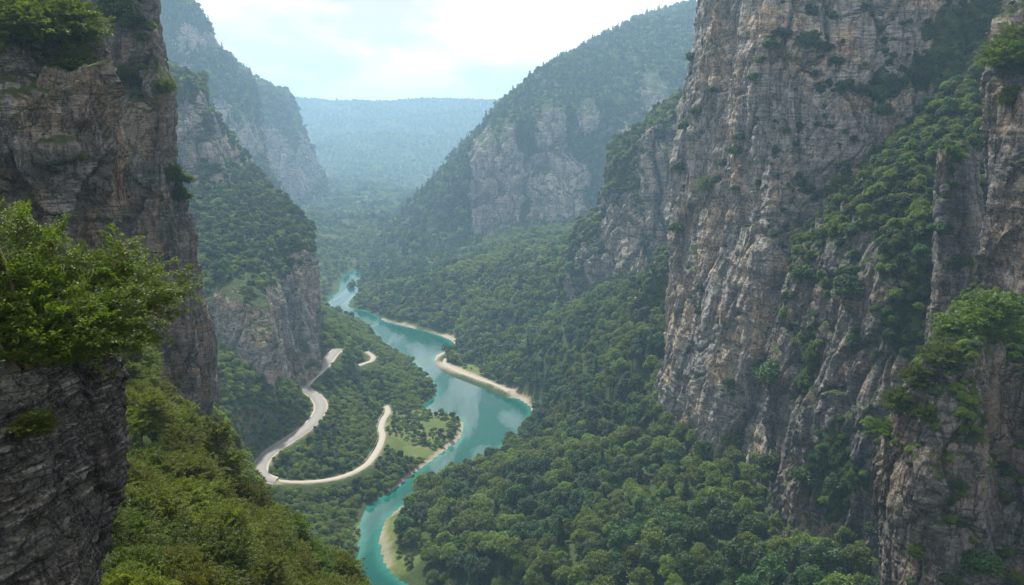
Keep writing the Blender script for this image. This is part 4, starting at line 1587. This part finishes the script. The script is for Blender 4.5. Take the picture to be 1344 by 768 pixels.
# ------------------------------------------------------------------ the tree leaning over the dark ledge, and shrubs rooted in the rock
def big_spray_tree():
    r = np.random.default_rng(77)
    base = hit(18, 500) + np.array([0, .5, -.3])
    e = root_empty('overhanging_tree', [float(c) for c in base], label='large leafy green tree spreading over the dark rock outcrop at left', category='tree')
    Vt, Ft, off = [], [], 0
    Vl, Fl, offl = [], [], 0
    R, U, Fw = np.array([1, 0, 0.]), np.array([0, 0, 1.]), np.array([0, 1, 0.])
    ends = []
    # target tips given where the crown reaches in the photo, at the tree's own distance
    tips = [(232, 392, 19.5), (238, 375, 20), (205, 345, 19), (180, 318, 18.5), (150, 352, 18), (225, 420, 19), (190, 408, 17.5), (160, 395, 17),
            (120, 338, 18), (95, 322, 17.5), (70, 300, 17), (45, 285, 16.8), (20, 270, 16.5), (-20, 285, 16), (-60, 300, 16), (130, 420, 16.5), (90, 400, 16),
            (60, 360, 16), (20, 340, 15.8), (0, 400, 15.4), (40, 410, 15.6), (100, 370, 17.5), (170, 440, 17.5), (140, 445, 16.8), (205, 440, 18.5), (110, 440, 16),
            (75, 430, 15.7), (-40, 380, 15.5), (-80, 350, 15.5), (10, 300, 18), (60, 330, 19), (130, 380, 19.5), (180, 370, 20), (-30, 330, 18), (30, 440, 16), (215, 365, 20.5), (160, 335, 20)]
    for n, (px, py, d) in enumerate(tips):
        tip = P(px + r.normal() * 6, py + r.normal() * 6, d) - base
        mid = tip * .5 + np.array([0, 0, .25 + .3 * r.random()]) + r.normal(size=3) * .15
        q = tip * .22 + np.array([0, 0, .15]) + r.normal(size=3) * .06
        L = densify([np.zeros(3), q, mid, tip], .25)
        v, f = tube(L, np.linspace(.065, .008, len(L)), 5)
        Vt.append(v), Ft.append(f + off)
        off += len(v)
        # side twigs all along the outer part
        for j in range(40):
            t = .38 + .62 * r.random()
            s = L[int(t * (len(L) - 1))]
            dr = (tip / np.linalg.norm(tip)) * .55 + r.normal(size=3) * [.6, .6, .28] + [0, 0, .05]
            dr /= np.linalg.norm(dr)
            ln = .35 + .5 * r.random()
            tw = [s, s + dr * ln * .5 + [0, 0, .02], s + dr * ln - [0, 0, .05]]
            v, f = tube(tw, [.008, .005, .003], 3)
            Vt.append(v), Ft.append(f + off)
            off += len(v)
            m = 62
            tt = r.random(m) ** .7
            side = np.cross(dr, U)
            side /= np.linalg.norm(side) + 1e-9
            C = s + dr * (tt * ln)[:, None] + side * ((r.random(m) - .5) * 2 * (1 - .6 * tt) * .24)[:, None]
            C[:, 2] += -.07 * tt ** 2 + r.normal(size=m) * .035
            Nn = np.cross(side, dr)
            Nn = Nn * np.sign(Nn[2] + 1e-6) + rand_dirs(m, r) * .7
            Nn /= np.linalg.norm(Nn, axis=1)[:, None]
            v, f = leaf_quads(C, Nn, .040, r, .5)
            Vl.append(v), Fl.append(f + offl)
            offl += len(v)
    link('branches', mesh_from('branches', np.vstack([v for v in Vt]), np.vstack(Ft)), M_BARK, e)
    link('foliage', mesh_from('foliage', np.vstack(Vl), np.vstack(Fl), False), M_LEAFT, e)


M_LEAFT = leaf_material('overhanging_foliage', (.028, .056, .007), (.090, .124, .018), .40)
big_spray_tree()

def ground_hit(px, py):
    m = np.flatnonzero((np.abs(tpx - px) < 6) & (np.abs(tpy - py) < 6) & (td > 20))
    return tv[m[td[m].argmin()]] if len(m) else None


# single trees that stand out from the wood: foot position, kind, scale
for (px, py, kk, sc, nm, lab) in [
    (657, 775, 'paley', 1.05, 'forest_tree', 'pale yellow-green narrow tree at the bottom edge of the right slope'),
    (748, 800, 'paley', .95, 'forest_tree', 'bright yellow-green tree cut by the bottom edge, right of the pale narrow one'),
    (800, 815, 'paley', .9, 'forest_tree', 'lime green treetop farthest right along the bottom edge'),
    (268, 545, 'sapling', 1.0, 'young_tree', 'thin tree with a dark bare trunk high on the near left slope'),
    (297, 660, 'sapling', 1.1, 'young_tree', 'slender tree with a tall dark stem in the middle of the near slope'),
    (312, 680, 'sapling', .9, 'young_tree', 'slender dark-stemmed tree, lower of the two in mid slope'),
    (598, 668, 'conifer', .95, 'conifer_tree', 'dark pointed conifer above the narrow river, tallest on the bank'),
    (586, 672, 'conifer', .8, 'conifer_tree', 'shorter dark conifer just left of the tallest one by the river'),
    (570, 676, 'rightd', .9, 'forest_tree', 'dark round tree left of the two conifers by the river'),
]:
    q = ground_hit(px, min(py, 766))
    if q is None:
        continue
    if py > 766:
        q = q - np.array([0, 4, 3])
        q[2] = samp(ZG, q[:1], q[1:2])[0]
    place(kk, 0, q - [0, 0, .3], 1.0, sc, nm, lab, 'tree')

#  px, py, width px, kind, where
SPOTS = [
    (30, 50, 125, 'leafy', 'spreading green bush high on the top left rock corner'),
    (72, 62, 95, 'leafy', 'green bush with drooping twigs at the edge of the top left rock'),
    (95, 85, 50, 'leafy', 'small green bush hanging lowest at the top left rock edge'),
    (10, 20, 80, 'shrub', 'dark bush in the top left corner of the view'),
    (150, 12, 55, 'shrub', 'dark bush on the top of the second left rock wall'),
    (180, 30, 40, 'shrub', 'dark bush jutting from the top edge of the second left wall'),
    (168, 105, 36, 'leafy', 'light green tuft on the upper face of the second left wall'),
    (190, 48, 22, 'shrub', 'little dark shrub at the second left wall edge, near the top'),
    (222, 118, 26, 'leafy', 'light green tuft on the second left wall edge under a notch'),
    (232, 232, 34, 'leafy', 'light green bush on the shoulder of the second left wall edge'),
    (240, 258, 24, 'leafy', 'small bush just below the shoulder of the second left wall'),
    (1008, 62, 26, 'shrub', 'dark shrub at the left end of the high arched ledge'),
    (1030, 50, 26, 'shrub', 'dark shrub at the crest of the high arched ledge'),
    (1060, 54, 34, 'shrub', 'broad dark shrub right of the crest of the high arched ledge'),
    (1082, 66, 24, 'shrub', 'dark shrub near the right end of the high arched ledge'),
    (996, 80, 20, 'shrub', 'dark shrub low at the left end of the high arched ledge'),
    (988, 105, 18, 'shrub', 'dark shrub hanging below the arched ledge on the left'),
    (1100, 85, 22, 'shrub', 'dark shrub below the right end of the arched ledge'),
    (1108, 118, 26, 'shrub', 'dark shrub at the left of the row on the middle ledge'),
    (1130, 122, 26, 'shrub', 'second dark shrub in the row on the middle ledge'),
    (1152, 125, 30, 'shrub', 'third dark shrub in the row, above the deep crack'),
    (1158, 145, 30, 'shrub', 'dark shrub hanging beneath the row above the deep crack'),
    (1172, 106, 20, 'shrub', 'small dark shrub fourth in the row on the middle ledge'),
    (1212, 102, 32, 'shrub', 'round dark shrub alone right of the middle ledge row'),
    (1258, 113, 26, 'shrub', 'round dark shrub beside the shaded corner of the great wall'),
    (1236, 132, 16, 'shrub', 'tiny dark shrub under the two round shrubs'),
    (1155, 37, 12, 'shrub', 'tiny lone shrub high on the smooth upper wall'),
    (962, 200, 22, 'shrub', 'dark shrub in the upper crack of the left buttress'),
    (968, 185, 18, 'shrub', 'dark shrub topmost in the crack of the left buttress'),
    (946, 212, 16, 'shrub', 'small dark shrub left of the buttress crack'),
    (928, 250, 24, 'leafy', 'bright green shrub on the pale face of the left buttress'),
    (963, 245, 14, 'shrub', 'small dark shrub low in the buttress crack'),
    (912, 150, 20, 'shrub', 'dark shrub on the left edge crack of the great wall'),
    (905, 75, 20, 'shrub', 'dark shrub jutting from the wall edge against the far mountain'),
    (886, 300, 26, 'shrub', 'dark tree-like shrub jutting lowest from the great wall edge'),
    (890, 218, 20, 'shrub', 'dark shrub on the great wall edge above the lowest one'),
    (898, 165, 22, 'shrub', 'dark shrub on the great wall edge halfway up'),
    (932, 122, 18, 'shrub', 'dark shrub on a narrow ledge near the great wall edge'),
    (1018, 228, 13, 'shrub', 'tiny lone shrub in the middle of the great wall'),
    (1056, 360, 40, 'shrub', 'dark round tree at the left foot of the wooded ramp'),
    (1110, 375, 46, 'shrub', 'dark round tree on the rib below the wooded ramp'),
    (1015, 492, 50, 'shrub', 'dark bushy tree left on the lower wall ledge'),
    (1000, 480, 26, 'leafy', 'greener bush at the left end of the lower wall ledge'),
    (1052, 500, 30, 'shrub', 'dark bush right on the lower wall ledge'),
    (1065, 470, 20, 'leafy', 'green bush in the cleft beside the lower wall ledge'),
    (1015, 615, 44, 'shrub', 'dark tree at the left of the hollow in the wall foot'),
    (1062, 630, 50, 'shrub', 'dark tree in the middle of the hollow in the wall foot'),
    (1100, 640, 46, 'shrub', 'dark tree at the right of the hollow in the wall foot'),
    (1120, 445, 24, 'shrub', 'dark bush high on the lower grey wall'),
    (1290, 425, 80, 'leafy', 'large bright bush on top of the nearest right pillar'),
    (1325, 405, 70, 'shrub', 'dark bush behind the bright one on the nearest right pillar'),
    (1250, 440, 50, 'leafy', 'bright bush left on top of the nearest right pillar'),
    (1232, 470, 44, 'leafy', 'bright bush on the upper sloping ledge of the right pillar'),
    (1205, 500, 44, 'leafy', 'bright bush on the middle of the sloping pillar ledge'),
    (1185, 530, 44, 'leafy', 'yellowish bush lower on the sloping pillar ledge'),
    (1160, 565, 40, 'leafy', 'yellowish bush at the low end of the sloping pillar ledge'),
    (1215, 545, 30, 'leafy', 'green bush hanging below the sloping pillar ledge'),
    (1322, 95, 60, 'leafy', 'bright bush topping the rock at the right border'),
    (1335, 65, 50, 'leafy', 'bright bush highest at the right border'),
    (1330, 130, 36, 'leafy', 'green bush hanging over the rock at the right border'),
    (1238, 190, 26, 'shrub', 'dark bush on the head of the slim pillar'),
    (1252, 205, 24, 'leafy', 'green bush clinging to the slim pillar head'),
    (1232, 300, 30, 'shrub', 'dark bush on the side of the slim pillar'),
    (1258, 350, 36, 'shrub', 'dark bush in the cleft right of the slim pillar'),
    (1205, 725, 20, 'leafy', 'small bush near the bottom of the nearest right pillar'),
    (1290, 745, 60, 'shrub', 'dark bush in the bottom right hollow'),
]
for (px, py, wpx, kd, lab) in SPOTS:
    h_ = hit(px, py)
    if h_ is None:
        continue
    d = project(h_)[2]
    kk = {'leafy': 'leafy', 'shrub': 'shrub'}[kd]
    if d < 140 and kd == 'shrub':
        kk = 'leafy'
    p0 = PROTO[kk][0]
    sc = wpx * d / F / p0['w'] * 1.15
    e = place(kk, int(rng.integers(9)), h_ - np.array([0, 0, p0['h'] * sc * .45]), rng.random() * 6.28, sc, 'cliff_shrub', lab, 'shrub', parts=('stem', 'foliage'))
h_ = hit(45, 560)
e = place('leafy', 1, h_ - np.array([0, .05, .32]), .4, .17, 'ledge_plant', 'small leafy plant growing on the face of the dark rock outcrop', 'plant', parts=('stem', 'foliage'))

# ------------------------------------------------------------------ air, light, sky, camera
def build_air():
    x0, x1, y0, y1, z0, z1 = -2420, 2420, -420, 6980, -6, 560
    V = np.array([(x, y, z) for x in (x0, x1) for y in (y0, y1) for z in (z0, z1)], float)
    Fc = np.array([(0, 1, 3, 2), (4, 6, 7, 5), (0, 4, 5, 1), (2, 3, 7, 6), (0, 2, 6, 4), (1, 5, 7, 3)])
    m = bpy.data.materials.new('haze')
    m.use_nodes = True
    t = m.node_tree
    t.nodes.clear()
    out = t.nodes.new('ShaderNodeOutputMaterial')
    v = t.nodes.new('ShaderNodeVolumePrincipled')
    v.inputs['Density'].default_value = HAZE
    v.inputs['Color'].default_value = (.42, .70, 1.0, 1)
    v.inputs['Anisotropy'].default_value = .25
    t.links.new(v.outputs[0], out.inputs['Volume'])
    me = mesh_from('haze', V, Fc, False)
    link('haze', me, m, kind='stuff')


HAZE = .00021
SUN_EL, SUN_AZ = math.radians(54), math.radians(-20)      # azimuth: from straight ahead towards the right
build_air()
sun = bpy.data.lights.new('sun', 'SUN')
sun.energy = 5.0
sun.angle = math.radians(3)
sun.color = (1.0, .93, .82)
so = bpy.data.objects.new('sun', sun)
COL.objects.link(so)
sd = Vector((math.sin(SUN_AZ) * math.cos(SUN_EL), math.cos(SUN_AZ) * math.cos(SUN_EL), math.sin(SUN_EL)))
so.rotation_euler = sd.to_track_quat('Z', 'Y').to_euler()
so.location = (0, 0, 900)

w = bpy.data.worlds.new('World')
scene.world = w
w.use_nodes = True
t = w.node_tree
t.nodes.clear()
out = t.nodes.new('ShaderNodeOutputWorld')
bg = t.nodes.new('ShaderNodeBackground')
bg.inputs['Strength'].default_value = .066
sky = t.nodes.new('ShaderNodeTexSky')
sky.sky_type = 'NISHITA'
sky.sun_disc = False
sky.sun_elevation = SUN_EL
sky.sun_rotation = SUN_AZ
tc = t.nodes.new('ShaderNodeTexCoord')
mp = t.nodes.new('ShaderNodeMapping')
mp.inputs['Scale'].default_value = (1.0, 1.0, 3.2)
t.links.new(tc.outputs['Generated'], mp.inputs['Vector'])
n1 = t.nodes.new('ShaderNodeTexNoise')
n1.inputs['Scale'].default_value = 4.2
n1.inputs['Detail'].default_value = 6
n1.inputs['Roughness'].default_value = .5
n1.inputs['Distortion'].default_value = .3
t.links.new(mp.outputs[0], n1.inputs['Vector'])
cr = t.nodes.new('ShaderNodeValToRGB')
cr.color_ramp.elements[0].position = .42
cr.color_ramp.elements[0].color = (8.3, 7.7, 7.5, 1)
cr.color_ramp.elements[1].position = .54
cr.color_ramp.elements[1].color = (14.5, 13.0, 12.0, 1)
t.links.new(n1.outputs['Fac'], cr.inputs['Fac'])
mx = t.nodes.new('ShaderNodeMix')
mx.data_type = 'RGBA'
mx.inputs[0].default_value = .92
t.links.new(sky.outputs[0], mx.inputs[6])
t.links.new(cr.outputs[0], mx.inputs[7])
t.links.new(mx.outputs[2], bg.inputs['Color'])
t.links.new(bg.outputs[0], out.inputs['Surface'])

cam = bpy.data.cameras.new('camera')
cam.sensor_width = 36
cam.lens = 36 * F / W
cam.clip_start = .5
cam.clip_end = 20000
co = bpy.data.objects.new('camera', cam)
COL.objects.link(co)
co.location = CAM
co.rotation_euler = (math.radians(90) - PITCH, 0, 0)
scene.camera = co

scene.view_settings.view_transform = 'Standard'
scene.view_settings.look = 'None'
scene.view_settings.gamma = 1
scene.view_settings.use_curve_mapping = False
scene.view_settings.exposure = .80
cy = scene.cycles
cy.max_bounces = 5
cy.diffuse_bounces = 2
cy.glossy_bounces = 2
cy.transmission_bounces = 3
cy.volume_bounces = 1
cy.transparent_max_bounces = 4
cy.use_denoising = True
cy.denoising_prefilter="NONE"
cy.use_adaptive_sampling = False
cy.caustics_reflective = False
cy.caustics_refractive = False
